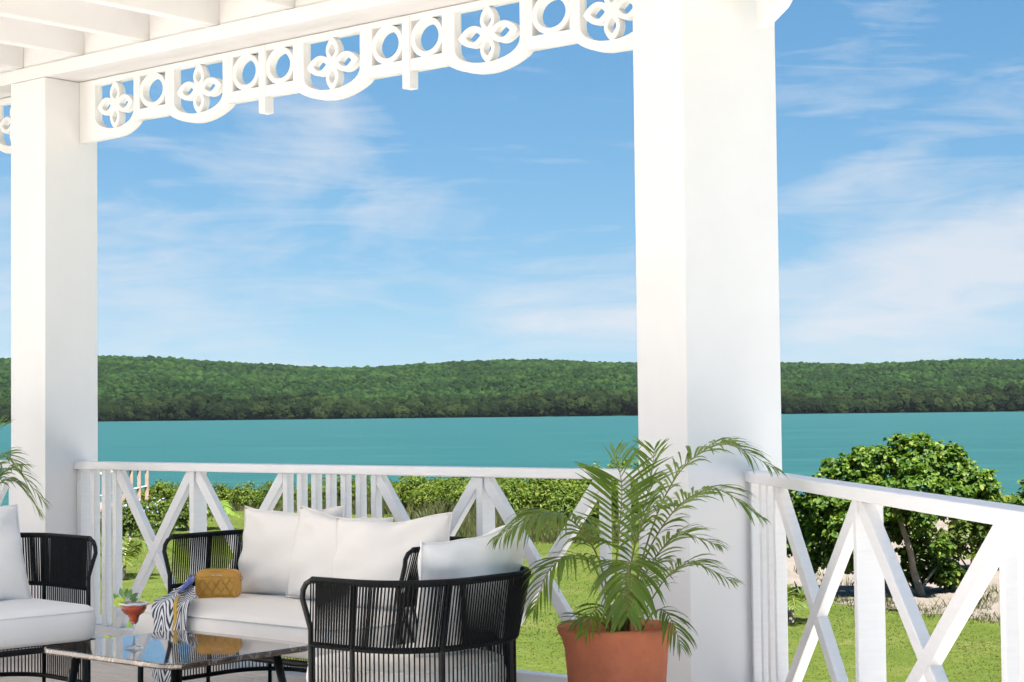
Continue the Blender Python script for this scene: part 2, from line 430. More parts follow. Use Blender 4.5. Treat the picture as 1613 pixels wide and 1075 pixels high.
HILLT = forest_mat('hill_forest_leaves', (0.0045, 0.0135, 0.0040), (0.0115, 0.0305, 0.0070), (0.027, 0.056, 0.0120))
MANGT = forest_mat('mangrove_leaves', (0.0028, 0.0072, 0.0022), (0.0080, 0.0160, 0.0042), (0.021, 0.033, 0.0085))
pts = []; scs = []
for i in range(50000):
    d = SHORE + 45 + (RIDGE + 15 - SHORE - 45) * random.random() ** 0.9
    k = random.uniform(-0.36, 0.36); u = k * d
    s_ = random.uniform(1.0, 2.7) * (1.5 if random.random() < 0.10 else 1) * (d / 1900)
    pts.append(GU(u, d, hill_h(u, d) + s_ * (0.45 if d < RIDGE - 120 else 0.0))); scs.append(s_)
forest('hill_forest', pts, scs, HILLT, 'dense green forest covering the hills across the bay', 'forest', sub=2)
pts = []; scs = []
for i in range(3400):
    d = SHORE + 70 * random.random() ** 1.3
    k = random.uniform(-0.36, 0.36); u = k * d
    s_ = random.uniform(2.2, 4.8); t_ = (d - SHORE) / 70
    zz = hill_h(u, d) + s_ * 0.5 + random.random() ** 0.7 * (6.0 + 4.5 * t_ + 2.5 * math.sin(u * 0.02) + 1.5 * math.sin(u * 0.07))
    pts.append(GU(u, d, zz)); scs.append(s_)
forest('shore_mangroves', pts, scs, MANGT, 'dark band of mangrove trees along the far shoreline', 'mangroves', noise_amp=0.7, noise_scale=1.9, sub=3)

# ------------------------------------------------------------------ veranda: deck, columns, beams, ceiling
S2 = math.sqrt(0.5)
YI = 5.748                       # inner face of columns and beam on the bay-side facade
DECK = mat('deck_board_wood', (0.63, 0.565, 0.505), 0.7, var=0.10, vscale=5, bump=0.25, bscale=10, stretch=(1.2, 22, 22))
deck = MB().prism([(-14, -3.0), (4.9, -3.0), (2.35 - 6.16 + 0.01, 6.16), (-14, 6.16)], -0.22, -0.034).build('deck', WHITE, bevel=0.004); tag(deck, kind='structure')
y = 6.18; i = 0
while y > -2.9:
    y0 = y - 0.137
    xr = lambda yy: 2.37 - yy
    x_l = -14.0
    cut = -9.5 + 1.55 * ((i * 7) % 5) * 0.9
    for a0, a1 in (((x_l, x_l), (cut, cut)), ((cut + 0.004, cut + 0.004), (xr(y), xr(y0)))):
        MB().prism([(a0[1], y0), (a1[1], y0), (a1[0], y), (a0[0], y)], -0.030, 0.0).build('deck_board', DECK, deck, bevel=0.003)
    y -= 0.143; i += 1


# unseen wall, added to bounce sunlight onto the sofa and columns
bwall = MB().box(-10.45, -10.2, -6.0, 4.4, -1.25, 3.10).build('bounce_wall', WHITE); tag(bwall, 'white wall added beyond the left edge to bounce sunlight', 'wall')


def column(loc, rz, wx, wy, label, h=3.06):
    c = empty('veranda_column', loc, rz, label, 'column', 'white square veranda columns')
    MB().box(0, wx, 0, wy, 0.0, h).build('shaft', WHITE, c, bevel=0.004)
    MB().box(-0.022, wx + 0.022, -0.022, wy + 0.022, 0.002, 0.16).build('plinth', WHITE, c, bevel=0.004)
    return c


column((-8.400, YI, 0), 0, 0.312, 0.342, 'white square column at the left beside the black armchair')
# corner column, turned half way between the two facades
column((-3.957, 5.738, 0), R(90 + 67.5 - 90), 0.4415, 0.364, 'wide white corner column behind the potted palm')
column((-8.400 - 4.23, YI, 0), 0, 0.312, 0.342, 'white column standing further left along the veranda')

bm1 = MB().prism([(-14, YI), (-4.02, YI), (-3.72, 6.09), (-14, 6.09)], 3.062, 3.133).build('roof_beam', CEIL, bevel=0.003)
tag(bm1, 'white roof beam above the columns facing the bay', 'beam')
p0 = Vector((-3.93, 5.80)); e3 = Vector((S2, -S2)); n3 = Vector((S2, S2))
pp = [p0 + e3 * 0.1, p0 + e3 * 6.5, p0 + e3 * 6.5 + n3 * 0.342, p0 + n3 * 0.342 + e3 * 0.1]
bm2 = MB().prism([(p.x, p.y) for p in pp], 3.062, 3.133).build('roof_beam', CEIL, bevel=0.003)
tag(bm2, 'white roof beam above the right railing', 'beam')

ROOF_IN = 2.4                    # roof cut short here, out of view, so sun falls on the deck
OVER = 0.55  # out-of-view overhang, sized to keep direct sun off the corner column
ceil = MB().prism([(-14, ROOF_IN), (2.15 + 0.3 + OVER * 1.414 - ROOF_IN, ROOF_IN), (2.15 + 0.3 + OVER * 1.414 - 6.09 - OVER, 6.09 + OVER), (-14, 6.09 + OVER)], 3.36, 3.44).build('ceiling', CEIL)
tag(ceil, kind='structure')
xs_j = [-8.305 + 0.5365 * k for k in range(-9, 17)]
for x in xs_j:
    y1 = min(5.80, 2.05 - x - 0.1)
    if y1 - ROOF_IN < 0.5: continue
    MB().box(x - 0.06, x, ROOF_IN, y1, 3.136, 3.358).build('joist', CEIL, ceil, bevel=0.004)
for x in xs_j[:-1]:
    if x > -4.4: continue
    MB().box(x + 0.002, x + 0.5365 - 0.062, 5.765, 5.80, 3.136, 3.357).build('blocking', CEIL, ceil)

# ------------------------------------------------------------------ fretwork friezes


def curve_mesh(name, loops, thick, bevel=0.0015):
    """flat board in the x-z plane with holes, thickness along y (0..thick)"""
    cu = bpy.data.curves.new(name, 'CURVE'); cu.dimensions = '2D'; cu.fill_mode = 'BOTH'; cu.extrude = thick / 2 - bevel; cu.bevel_depth = bevel; cu.bevel_resolution = 0
    cu.offset = -bevel
    for lp in loops:
        sp = cu.splines.new('POLY'); sp.points.add(len(lp) - 1); sp.use_cyclic_u = True
        for p, (x, z) in zip(sp.points, lp): p.co = (x, z, 0, 1)
    ob = bpy.data.objects.new(name, cu); COL.objects.link(ob)
    dg = bpy.context.evaluated_depsgraph_get(); dg.update()
    me = bpy.data.meshes.new_from_object(ob.evaluated_get(dg)); bpy.data.objects.remove(ob)
    me.transform(Matrix(((1, 0, 0, 0), (0, 0, -1, thick / 2), (0, 1, 0, 0), (0, 0, 0, 1))))
    return me


TOPZ, STRB, HOLT = 3.058, 2.80, 3.028


def shield_hole(c, h, ht=HOLT, hb=2.779, shoulder=2.865):
    pts = [(c - h, ht), (c - h, shoulder)]
    for k in range(1, 16):
        a = math.pi * k / 16; pts.append((c - h * math.cos(a), shoulder - (shoulder - hb) * math.sin(a) ** 0.85))
    return pts + [(c + h, shoulder), (c + h, ht)]


def shield_seg(x0, x1, c, h, flatl=False, flatr=False):
    zb = 2.733; bot = []
    for k in range(0, 25):
        x = x0 + (x1 - x0) * k / 24
        t = (x - c) / ((x1 - c) if x > c else (c - x0))
        if (flatl and x <= c) or (flatr and x >= c): z = 2.727 + (zb - 2.727) * (1 - abs(t))
        else: z = STRB - (STRB - zb) * math.cos(math.pi / 2 * t) ** 0.75 if abs(t) < 1 else STRB
        bot.append((x, z))
    return [(x1, TOPZ), (x0, TOPZ)] + bot, shield_hole(c, h)


def petal(cx, cz, dx, dz, ln, wd):
    """pointed petal from the centre outwards, with an almond hole"""
    out = []; inn = []
    for k in range(0, 13):
        t = k / 12; out.append((t * ln, wd * math.sin(math.pi * t) ** 0.8))
    for k in range(11, 0, -1):
        t = k / 12; out.append((t * ln, -wd * math.sin(math.pi * t) ** 0.8))
    for k in range(0, 11):
        t = k / 10; inn.append((ln * (0.24 + 0.5 * t), wd * 0.52 * math.sin(math.pi * t)))
    for k in range(9, 0, -1):
        t = k / 10; inn.append((ln * (0.24 + 0.5 * t), -wd * 0.52 * math.sin(math.pi * t)))
    tr = lambda p: (cx + p[0] * dx - p[1] * dz, cz + p[0] * dz + p[1] * dx)
    return [tr(p) for p in out], [tr(p) for p in inn]


def circ(cx, cz, rx, rz, n=28): return [(cx + rx * math.cos(2 * math.pi * k / n), cz + rz * math.sin(2 * math.pi * k / n)) for k in range(n)]


X0F = -8.088
SH = [(-8.087, -7.60, -7.785, 0.165, True, False), (-7.33, -6.865, -7.10, 0.19, 0, 0), (-6.365, -5.89, -6.13, 0.19, 0, 0),
      (-5.39, -4.925, -5.155, 0.19, 0, 0), (-4.66, -4.171, -4.47, 0.165, False, True)]
RG = [(-7.60, -7.33, 0, 0), (-6.865, -6.615, 0, 1), (-6.615, -6.365, 1, 0), (-5.89, -5.64, 0, 1), (-5.64, -5.39, 1, 0), (-4.925, -4.66, 0, 0)]
TH_F = 0.05


def frieze(label):
    f = empty('fretwork_frieze', (X0F, 5.970, 0), 0, label, 'frieze', 'white cut out friezes under the roof beams')
    for x0, x1, c, h, fl, fr in SH:
        x0 -= X0F; x1 -= X0F; c -= X0F
        o, hl = shield_seg(x0, x1, c, h, fl, fr)
        link('shield_panel', curve_mesh('shield_panel', [o, hl], TH_F), CEIL, f)
        zc = 2.903; vl = HOLT - zc + 0.004; vb = zc - 2.779 + 0.006; hz = h * 0.92
        for dx, dz, ln, wd in ((0, 1, vl, 0.042), (0, -1, vb, 0.042), (1, 0, hz, 0.048), (-1, 0, hz, 0.048)):
            po, pi_ = petal(c, zc, dx, dz, ln, wd)
            me = curve_mesh('petal', [po, pi_], TH_F - 0.008 - (0.002 if dx else 0)); ob = link('petal', me, CEIL, f); ob.location.y = 0.004 + (0.001 if dx else 0)
    for x0, x1, pl, pr in RG:
        x0 -= X0F; x1 -= X0F
        a = x0 + (0.028 if pl else 0.030); b = x1 - (0.028 if pr else 0.030)
        outer = [(x1, TOPZ), (x0, TOPZ), (x0, STRB), (x1, STRB)]; hole = [(a, 2.855), (b, 2.855), (b, HOLT), (a, HOLT)]
        link('ring_panel', curve_mesh('ring_panel', [outer, hole], TH_F), CEIL, f)
        cxx = (a + b) / 2; czz = (2.855 + HOLT) / 2; rx = (b - a) / 2 + 0.004; rz_ = (HOLT - 2.855) / 2 + 0.004
        ob = link('ring', curve_mesh('ring', [circ(cxx, czz, rx, rz_), circ(cxx, czz, rx - 0.027, rz_ - 0.027)], TH_F - 0.006), CEIL, f); ob.location.y = 0.003
        if pr:
            MB().box(x1 - 0.023, x1 + 0.023, -0.004, TH_F + 0.004, 2.722, TOPZ - 0.006).build('pendant', CEIL, f, bevel=0.002)
    return f


fr1 = frieze('white fretwork frieze of shields and rings above the sofa')
fr0 = copy_tree(fr1); fr0.location.x -= 4.23; fr0['label'] = 'end of a white fretwork frieze left of the left column'
fr2 = copy_tree(fr1); fr2.rotation_euler.z = R(-45); fr2.location = (-3.775, 5.985, 0); fr2['label'] = 'white frieze end meeting the right side of the corner column'

# ------------------------------------------------------------------ railings


def railing(name, loc, rz, L, posts, slats, braces, label, h=1.0):
    """posts/slats: start x; braces: (x0, x1) spans with an X between them; x along the rail, y outwards"""
    r_ = empty(name, loc, rz, label, 'railing', 'white veranda railings with crossed braces')
    MB().box(0, L, -0.022, 0.075, h - 0.042, h).build('top_rail', WHITEW, r_, bevel=0.005)
    MB().box(0, L, -0.008, 0.062, 0.085, 0.130).build('bottom_rail', WHITEW, r_, bevel=0.004)
    lo, hi = 0.131, h - 0.043
    MB().box(0.001, 0.036, -0.002, 0.070, lo, hi).build('end_stile', WHITEW, r_, bevel=0.003)
    MB().box(L - 0.036, L - 0.001, -0.002, 0.070, lo, hi).build('end_stile', WHITEW, r_, bevel=0.003)
    for x in slats: MB().box(x, x + 0.034, 0.004, 0.046, lo, hi).build('slat', WHITEW, r_, bevel=0.003)
    for x in posts: MB().box(x, x + 0.036, -0.004, 0.083, lo, hi).build('post', WHITEW, r_, bevel=0.003)
    for x0, x1 in braces:
        wv = 0.030; vv = 0.046
        for flip in (0, 1):
            a, b = (x0, x1) if not flip else (x1, x0)
            s_ = 1 if b > a else -1
            poly = [(a, hi), (a + s_ * wv, hi), (b, lo + vv), (b, lo), (b - s_ * wv, lo), (a, hi - vv)]
            if flip: poly = poly[::-1]
            y0, y1 = (0.006, 0.044) if not flip else (0.003, 0.041)
            MB().prism_xz(poly, y0, y1).build('brace', WHITEW, r_, bevel=0.003)
    return r_


def mir(L, a): return L - a - 0.034


L1 = 8.087 - 4.232
sl1 = [8.088 - v for v in (7.979, 7.88, 7.79)]
mid = [8.088 - v for v in (6.469, 6.371, 6.272, 6.173, 6.074, 5.975, 5.876)]
slr = [8.088 - v for v in (4.555, 4.455, 4.355)]
p1 = 8.088 - 7.153; p2 = 8.088 - 5.224
br1 = [(sl1[2] + 0.035, p1 - 0.001), (p1 + 0.037, mid[0] - 0.001), (mid[6] + 0.035, p2 - 0.001), (p2 + 0.037, slr[0] - 0.001)]
railing('veranda_railing', (-8.087, 5.950, 0), 0, L1, [p1, p2], sl1 + mid + slr, br1, 'white railing behind the sofa, facing the bay')
r0 = railing('veranda_railing', (-8.401 - L1, 5.950, 0), 0, L1, [p1, p2], sl1 + mid + slr, br1, 'white railing left of the left column behind the chair')
railing('veranda_railing', (-3.849, 5.999, 0), R(-45), 5.2, [1.49, 4.0], [0.145, 0.26, 0.375, 2.74, 2.86, 2.98, 3.10],
        [(0.41, 1.489), (1.527, 2.739), (3.135, 3.999)], 'white railing at the right with large crossed braces')

# ------------------------------------------------------------------ lounge furniture


def rim_path(w_, yf, yb, r, z, step=0.01):
    """U-shaped plan: left front -> back -> right front, resampled evenly"""
    P = [Vector((-w_ / 2, yf, z)), Vector((-w_ / 2, yb - r, z))]
    for k in range(1, 13):
        a = math.pi - (math.pi / 2) * k / 12; P.append(Vector((-w_ / 2 + r + r * math.cos(a), yb - r + r * math.sin(a), z)))
    for k in range(0, 13):
        a = math.pi / 2 - (math.pi / 2) * k / 12; P.append(Vector((w_ / 2 - r + r * math.cos(a), yb - r + r * math.sin(a), z)))
    P.append(Vector((w_ / 2, yf, z)))
    cum = [0]
    for a, b in zip(P, P[1:]): cum.append(cum[-1] + (b - a).length)
    n = int(cum[-1] / step); out = []; j = 0
    for i in range(n + 1):
        s_ = cum[-1] * i / n
        while j < len(P) - 2 and cum[j + 1] < s_: j += 1
        t = (s_ - cum[j]) / max(1e-9, cum[j + 1] - cum[j]); out.append(P[j].lerp(P[j + 1], t))
    return out, cum[-1]


def at_s(path, f):
    x = max(0, min(1, f)) * (len(path) - 1); i = min(int(x), len(path) - 2); return path[i].lerp(path[i + 1], x - i)


def rope(mb, a, b, r=0.0029):
    a = Vector(a); b = Vector(b); t = (b - a).normalized(); x = t.cross(Vector((0.3, 1, 0.1))).normalized(); y_ = t.cross(x)
    o = [x * r, y_ * r, -x * r, -y_ * r]
    mb.add([a + k for k in o] + [b + k for k in o], [(k, (k + 1) % 4, 4 + (k + 1) % 4, 4 + k) for k in range(4)])


def rrect(x0, x1, y0, y1, rf, rb, n=8):
    pts = []
    for cx, cy, r, a0 in ((x1 - rb, y1 - rb, rb, 0), (x0 + rb, y1 - rb, rb, 90), (x0 + rf, y0 + rf, rf, 180), (x1 - rf, y0 + rf, rf, 270)):
        for k in range(n + 1):
            a = R(a0 + 90 * k / n); pts.append((cx + r * math.cos(a), cy + r * math.sin(a)))
    return pts


def inset(poly, k):
    c = Vector((sum(p[0] for p in poly) / len(poly), sum(p[1] for p in poly) / len(poly))); n = len(poly); out = []
    for i in range(n):
        a = Vector(poly[i - 1]); b = Vector(poly[(i + 1) % n]); t = (b - a).normalized(); nr = Vector((-t.y, t.x)); out.append(Vector(poly[i]) + nr * k)
    return [(p.x, p.y) for p in out]


def cushion(name, parent, mat_, x0, x1, y0, y1, z0, z1, rf=0.11, rb=0.2):
    base = rrect(x0, x1, y0, y1, rf, rb, 10); n = len(base); mb = MB(); H = z1 - z0
    ring = [(0.05, z0), (0.018, z0 + 0.006), (0.004, z0 + 0.022), (0.0, z0 + 0.05), (-0.003, z0 + H * 0.6), (0.002, z1 - 0.032), (0.010, z1 - 0.014), (0.030, z1 - 0.001), (0.075, z1 + 0.008), (0.14, z1 + 0.014), (0.22, z1 + 0.017)]
    vs = []
    for ins_, z in ring:
        for x, y_ in rrect(x0 + ins_, x1 - ins_, y0 + ins_, y1 - ins_, max(rf - ins_, 0.03 - ins_ * 0.05), max(rb - ins_, 0.03), 10): vs.append((x, y_, z + 0.0025 * math.sin(9 * x + 5 * y_) * (1 if z > z1 - 0.04 else 0)))
    fs = [(j * n + i, j * n + (i + 1) % n, (j + 1) * n + (i + 1) % n, (j + 1) * n + i) for j in range(len(ring) - 1) for i in range(n)]
    fs.append(tuple(range(n - 1, -1, -1))); fs.append(tuple((len(ring) - 1) * n + k for k in range(n)))
    o = mb.add(vs, fs).build(name, mat_, parent, smooth=True)
    pt = [(x, y_, z1 - 0.016) for x, y_ in inset(base, 0.007)]
    MB().tube(pt, 0.0045, 6, closed=True).build('piping', mat_, o, smooth=True)
    return o


def lounge(name, loc, rz, w_, yf, yb, r, ysf, posts, label, cat, group=None, seat_mat=None):
    g = empty(name, loc, rz, label, cat, group)
    ZR, ZM, ZB = 0.70, 0.485, 0.072; IN = 0.035
    top, LT = rim_path(w_, yf + 0.045, yb, r, ZR); midp, LM = rim_path(w_ - 2 * IN, yf, yb - IN, r - IN * 0.5, ZM); bas, LB = rim_path(w_ - 2 * IN, yf, yb - IN, r - IN * 0.5, ZB)
    MB().tube(top[::4] + ([top[-1]] if (len(top) - 1) % 4 else []), 0.0118, 10).build('wrapped_top_rail', ROPE, g, smooth=True)
    MB().tube(midp[::4] + [midp[-1]], 0.0100, 8).build('middle_rail', ROPE, g, smooth=True)
    MB().tube(bas[::4] + [bas[-1]], 0.0105, 8).build('base_rail', TUBE, g, smooth=True)
    for sgn in (0, 1):                                  # front arm posts, bent over into the rim
        e = top[0] if sgn == 0 else top[-1]; m_ = midp[0] if sgn == 0 else midp[-1]
        P = [e + Vector((0, 0.02, 0)), e + Vector((0, -0.005, -0.002)), e + Vector((0, -0.028, -0.013)), e + Vector((0, -0.043, -0.034)), e + Vector((0, -0.047, -0.062)),
             m_ + Vector((0, 0, 0.05)), m_ + Vector((0, 0, -0.01)), Vector((m_.x, m_.y, 0.25)), Vector((m_.x, m_.y, 0.004))]
        MB().tube(P, 0.0095, 8).build('arm_post', TUBE, g, smooth=True)
    for s_ in posts:
        a = at_s(top, s_ / LT); m_ = at_s(midp, s_ / LT)
        MB().tube([a, m_, Vector((m_.x, m_.y, 0.25)), Vector((m_.x, m_.y, 0.004))], 0.0090, 8).build('back_post', TUBE, g, smooth=True)
    up_ = MB(); n = int(LT / 0.0122)
    for k in range(1, n):
        f = k / n; a = at_s(top, f); b = at_s(midp, f); t = (at_s(top, f + 0.01) - at_s(top, f - 0.01)).normalized(); nr = Vector((t.y, -t.x, 0))
        rope(up_, a + nr * 0.0125, b + nr * 0.010); 
        f2 = (k + 0.42) / n; a2 = at_s(top, f2); b2 = at_s(midp, f2); rope(up_, a2 - nr * 0.0125, b2 - nr * 0.010)
    tag(up_.build('upper_ropes', ROPE, g), kind='stuff')
    lo_ = MB(); n = int(LM / 0.0165)
    for k in range(1, n):
        f = k / n; rope(lo_, at_s(midp, f), at_s(bas, f), 0.0030)
    tag(lo_.build('lower_ropes', ROPE, g), kind='stuff')
    sx = w_ / 2 - IN - 0.02
    fr = rrect(-sx, sx, ysf + 0.03, yb - 0.06, 0.10, 0.2, 6)
    MB().tube([(x, y_, 0.262) for x, y_ in fr], 0.0135, 8, closed=True).build('seat_frame', TUBE, g, smooth=True)
    nsl = 7
    for k in range(nsl):
        y_ = ysf + 0.12 + (yb - ysf - 0.3) * k / (nsl - 1)
        MB().box(-sx, sx, y_ - 0.02, y_ + 0.02, 0.268, 0.277).build('seat_slat', TUBE, g)
    for x in (-sx + 0.09, sx - 0.09):
        MB().tube([(x, ysf + 0.034, 0.262), (x + (0.0), ysf + 0.03, 0.13), (x, ysf + 0.03, 0.004)], 0.0125, 8).build('front_leg', TUBE, g, smooth=True)
    cushion('seat_cushion', g, seat_mat or SEATF, -sx + 0.012, sx - 0.012, ysf, yb - 0.075, 0.279, 0.425)
    return g


def pillow(loc, rz, lean, w_, h, t, label, seed, roll=0.0, group=None, mat_=None):
    rs = random.Random(seed); n = 26; vs = []; fs = []
    ph = [rs.uniform(0, 6.28) for _ in range(8)]
    for side in (-1, 1):
        for j in range(n + 1):
            for i in range(n + 1):
                u = -1 + 2 * i / n; v = -1 + 2 * j / n
                x = w_ / 2 * u * (1 - 0.05 * (1 - v * v)); z = h / 2 * v * (1 - 0.055 * (1 - u * u))
                e = max(0.0, (1 - u * u)) ** 0.5 * max(0.0, (1 - v * v)) ** 0.42
                wr = 0.006 * math.sin(5 * u + 3 * v + ph[0]) + 0.005 * math.sin(-4 * u + 7 * v + ph[1]) + 0.004 * math.sin(11 * u * v + ph[2])
                crn = 0.012 * math.sin(9 * math.atan2(v, u) + ph[3]) * (u * u + v * v) * 0.5
                y_ = side * (t / 2 * e + (wr + crn) * min(1, e * 2.2))
                z += -0.022 * (1 - abs(u) ** 1.5) * max(0, v) ** 3 + 0.004 * math.sin(6 * u + ph[4]) * (v > 0.9)
                vs.append((x, y_, z))
        b = 0 if side < 0 else (n + 1) ** 2
        for j in range(n):
            for i in range(n):
                q_ = (b + j * (n + 1) + i, b + j * (n + 1) + i + 1, b + (j + 1) * (n + 1) + i + 1, b + (j + 1) * (n + 1) + i)
                fs.append(q_ if side < 0 else q_[::-1])
    o = MB().add(vs, fs).build('pillow', mat_ or LINEN, None, smooth=True)
    bm = bmesh.new(); bm.from_mesh(o.data); bmesh.ops.remove_doubles(bm, verts=bm.verts[:], dist=0.0004); bm.to_mesh(o.data); bm.free()
    o.data.polygons.foreach_set('use_smooth', [True] * len(o.data.polygons))
    edge = [Vector(vs[i]) for i in range(n + 1)] + [Vector(vs[j * (n + 1) + n]) for j in range(1, n + 1)] + [Vector(vs[n * (n + 1) + i]) for i in range(n - 1, -1, -1)] + [Vector(vs[j * (n + 1)]) for j in range(n - 1, 0, -1)]
    MB().tube(edge, 0.0035, 5, closed=True).build('seam', mat_ or LINEN, o, smooth=True)
    o.matrix_world = Matrix.Translation(loc) @ Matrix.Rotation(rz, 4, 'Z') @ Matrix.Rotation(-lean, 4, 'X') @ Matrix.Rotation(roll, 4, 'Y')
    return tag(o, label, 'pillow', group)


GC = 'black rope armchairs'
lounge('rope_sofa', (-5.64, 5.33, 0), 0, 1.47, -0.17, 0.43, 0.23, -0.45, [0.22, 0.55, 0.93, 1.20, 1.47, 1.85, 2.18],
       'black rope two seat sofa with cream cushion in front of the railing', 'sofa')
lounge('rope_armchair', (-4.305, 4.455, 0), R(-90), 0.72, -0.05, 0.445, 0.26, -0.17, [0.22, 0.53, 0.88, 1.20],
       'black rope armchair seen from behind in the foreground', 'armchair', GC)
WSEAT = fabric('white_seat_fabric', (0.93, 0.905, 0.885)); WPIL = fabric('white_linen', (0.93, 0.90, 0.875))
lounge('rope_armchair', (-6.77, 4.565, 0), R(84), 0.76, -0.17, 0.44, 0.26, -0.36, [0.3, 0.62, 0.95, 1.28],
       'black rope armchair with white cushion cut off by the left edge', 'armchair', GC, WSEAT)
GP = 'loose cushions on the seats'
pillow((-5.935, 5.50, 0.632), R(3), R(9), 0.60, 0.405, 0.17, 'left cream pillow on the sofa behind the yellow bag', 1, R(-1), GP)
pillow((-5.555, 5.43, 0.628), R(-3), R(10), 0.60, 0.40, 0.16, 'middle cream pillow on the sofa between two others', 2, R(3), GP)
pillow((-5.185, 5.36, 0.628), R(5), R(12), 0.61, 0.40, 0.17, 'right cream pillow on the sofa beside its right arm', 3, R(-3), GP)
pillow((-4.045, 4.575, 0.640), R(-90), R(11), 0.52, 0.43, 0.17, 'white pillow leaning in the foreground armchair', 4, R(6), GP, WPIL)
pillow((-6.90, 4.515, 0.645), R(86), R(20), 0.53, 0.46, 0.17, 'white pillow in the armchair at the left edge', 5, R(2), GP, WPIL)

# ------------------------------------------------------------------ coffee table


def marble():
    m = bpy.data.materials.new('dark_brown_marble'); m.use_nodes = True; t = NT(m.node_tree); t.t.nodes.clear()
    co = t.n('ShaderNodeTexCoord'); v = co.outputs['Object']
    n1 = t.n('ShaderNodeTexNoise', {'Vector': v, 'Scale': 5.0, 'Detail': 10.0, 'Roughness': 0.65, 'Distortion': 1.2})
    vo = t.n('ShaderNodeTexVoronoi', {'Vector': t.mix(0.22, v, n1.outputs[1]), 'Scale': 7.0}, feature='DISTANCE_TO_EDGE')
    c = t.ramp(n1.outputs[0], [(0.3, (0.030, 0.020, 0.014)), (0.6, (0.075, 0.050, 0.036)), (0.8, (0.12, 0.085, 0.062))])
    vein = t.ramp(vo.outputs[0], [(0.0, (0.8, 0.8, 0.8)), (0.018, (0.25, 0.25, 0.25)), (0.05, (0, 0, 0))])
    c = t.mix(t.math('MULTIPLY', vein, n1.outputs[0]), c, (0.55, 0.48, 0.42, 1))
    p = t.n('ShaderNodeBsdfPrincipled', {'Base Color': c, 'Roughness': 0.055, 'Specular IOR Level': 0.75, 'Coat Weight': 0.6, 'Coat Roughness': 0.03})
    t.n('ShaderNodeOutputMaterial', {'Surface': p.outputs[0]}); return m


tb = empty('coffee_table', (-5.35, 4.385, 0), R(-1), 'low coffee table with polished dark brown marble top', 'table')
MB().prism(rrect(-0.405, 0.405, -0.345, 0.345, 0.085, 0.085, 8), 0.358, 0.380).build('marble_top', marble(), tb, bevel=0.006, seg=3)
for sx in (-1, 1):
    for sy in (-1, 1):
        MB().tube([(sx * 0.29, sy * 0.235, 0.357), (sx * 0.345, sy * 0.285, 0.004)], [0.017, 0.013], 10).build('leg', TUBE, tb, smooth=True)
for sy in (-1, 1): MB().box(-0.335, 0.335, sy * 0.278 - 0.009, sy * 0.278 + 0.009, 0.045, 0.070).build('stretcher', TUBE, tb, bevel=0.003)
MB().prism(rrect(-0.31, 0.31, -0.255, 0.255, 0.03, 0.03, 3), 0.340, 0.357).build('top_frame', TUBE, tb)

# ------------------------------------------------------------------ cocktail glass


def glass_mat():
    m = bpy.data.materials.new('clear_glass'); m.use_nodes = True; t = NT(m.node_tree); t.t.nodes.clear()
    g_ = t.n('ShaderNodeBsdfGlass', {'Roughness': 0.0, 'IOR': 1.35}); tr = t.n('ShaderNodeBsdfTransparent')
    mx = t.n('ShaderNodeMixShader', {0: 0.3, 1: g_.outputs[0], 2: tr.outputs[0]})
    t.n('ShaderNodeOutputMaterial', {'Surface': mx.outputs[0]}); return m


GLASS = glass_mat()
gx = empty('cocktail_glass', (-5.411, 4.235, 0.381), 0, 'red cocktail in a stemmed glass with lime and mint', 'cocktail')
gp = [(0.0, 0.0), (0.034, 0.0), (0.0355, 0.002), (0.030, 0.006), (0.012, 0.011), (0.0042, 0.018), (0.0036, 0.05), (0.004, 0.083), (0.009, 0.090), (0.0165, 0.100), (0.0185, 0.112), (0.022, 0.121), (0.036, 0.130), (0.046, 0.143), (0.0515, 0.160), (0.0525, 0.166),
      (0.0512, 0.166), (0.0500, 0.160), (0.0445, 0.1445), (0.0345, 0.132), (0.0205, 0.123), (0.0168, 0.112), (0.015, 0.101), (0.008, 0.092), (0.0, 0.091)]
MB().lathe(gp, 40).build('glass_bowl', GLASS, gx, smooth=True)
dr = mat('red_cocktail', (0.50, 0.085, 0.035), 0.2, var=0.12, vscale=20, spec=0.4)
MB().lathe([(0.0, 0.0925), (0.0075, 0.0925), (0.0145, 0.1015), (0.0163, 0.112), (0.020, 0.1235), (0.034, 0.1325), (0.0440, 0.145), (0.0490, 0.1575), (0.0, 0.1580)], 40).build('drink', dr, gx, smooth=True)
salt = mat('salt_rim', (0.82, 0.82, 0.84), 0.6, var=0.1, vscale=300, bump=0.8, bscale=500)
MB().tube([(0.052 * math.cos(a), 0.052 * math.sin(a), 0.1655 + 0.001 * math.sin(7 * a)) for a in np.linspace(0, 2 * math.pi, 41)[:-1]], 0.0034, 8, closed=True).build('salt_rim', salt, gx, smooth=True)
lm = mat('lime_flesh', (0.42, 0.55, 0.06), 0.35, var=0.12, vscale=60)
cdir = (-rt * 0.9 - fw * 0.2).normalized(); lc = cdir * 0.054 + Vector((0, 0, 0.172)); nrm = (-fw + rt * 0.35).normalized(); a1 = nrm.cross(up).normalized()
disc = [lc + (a1 * math.cos(t) + up * math.sin(t)) * 0.019 for t in np.linspace(0, 2 * math.pi, 25)[:-1]]
mbl = MB(); mbl.add([p - nrm * 0.0025 for p in disc] + [p + nrm * 0.0025 for p in disc], [tuple(range(23, -1, -1)), tuple(range(24, 48))] + [(k, (k + 1) % 24, 24 + (k + 1) % 24, 24 + k) for k in range(24)])
mbl.build('lime_slice', lm, gx)
MINT = mat('mint_leaf', (0.10, 0.22, 0.05), 0.45, var=0.2, vscale=40)
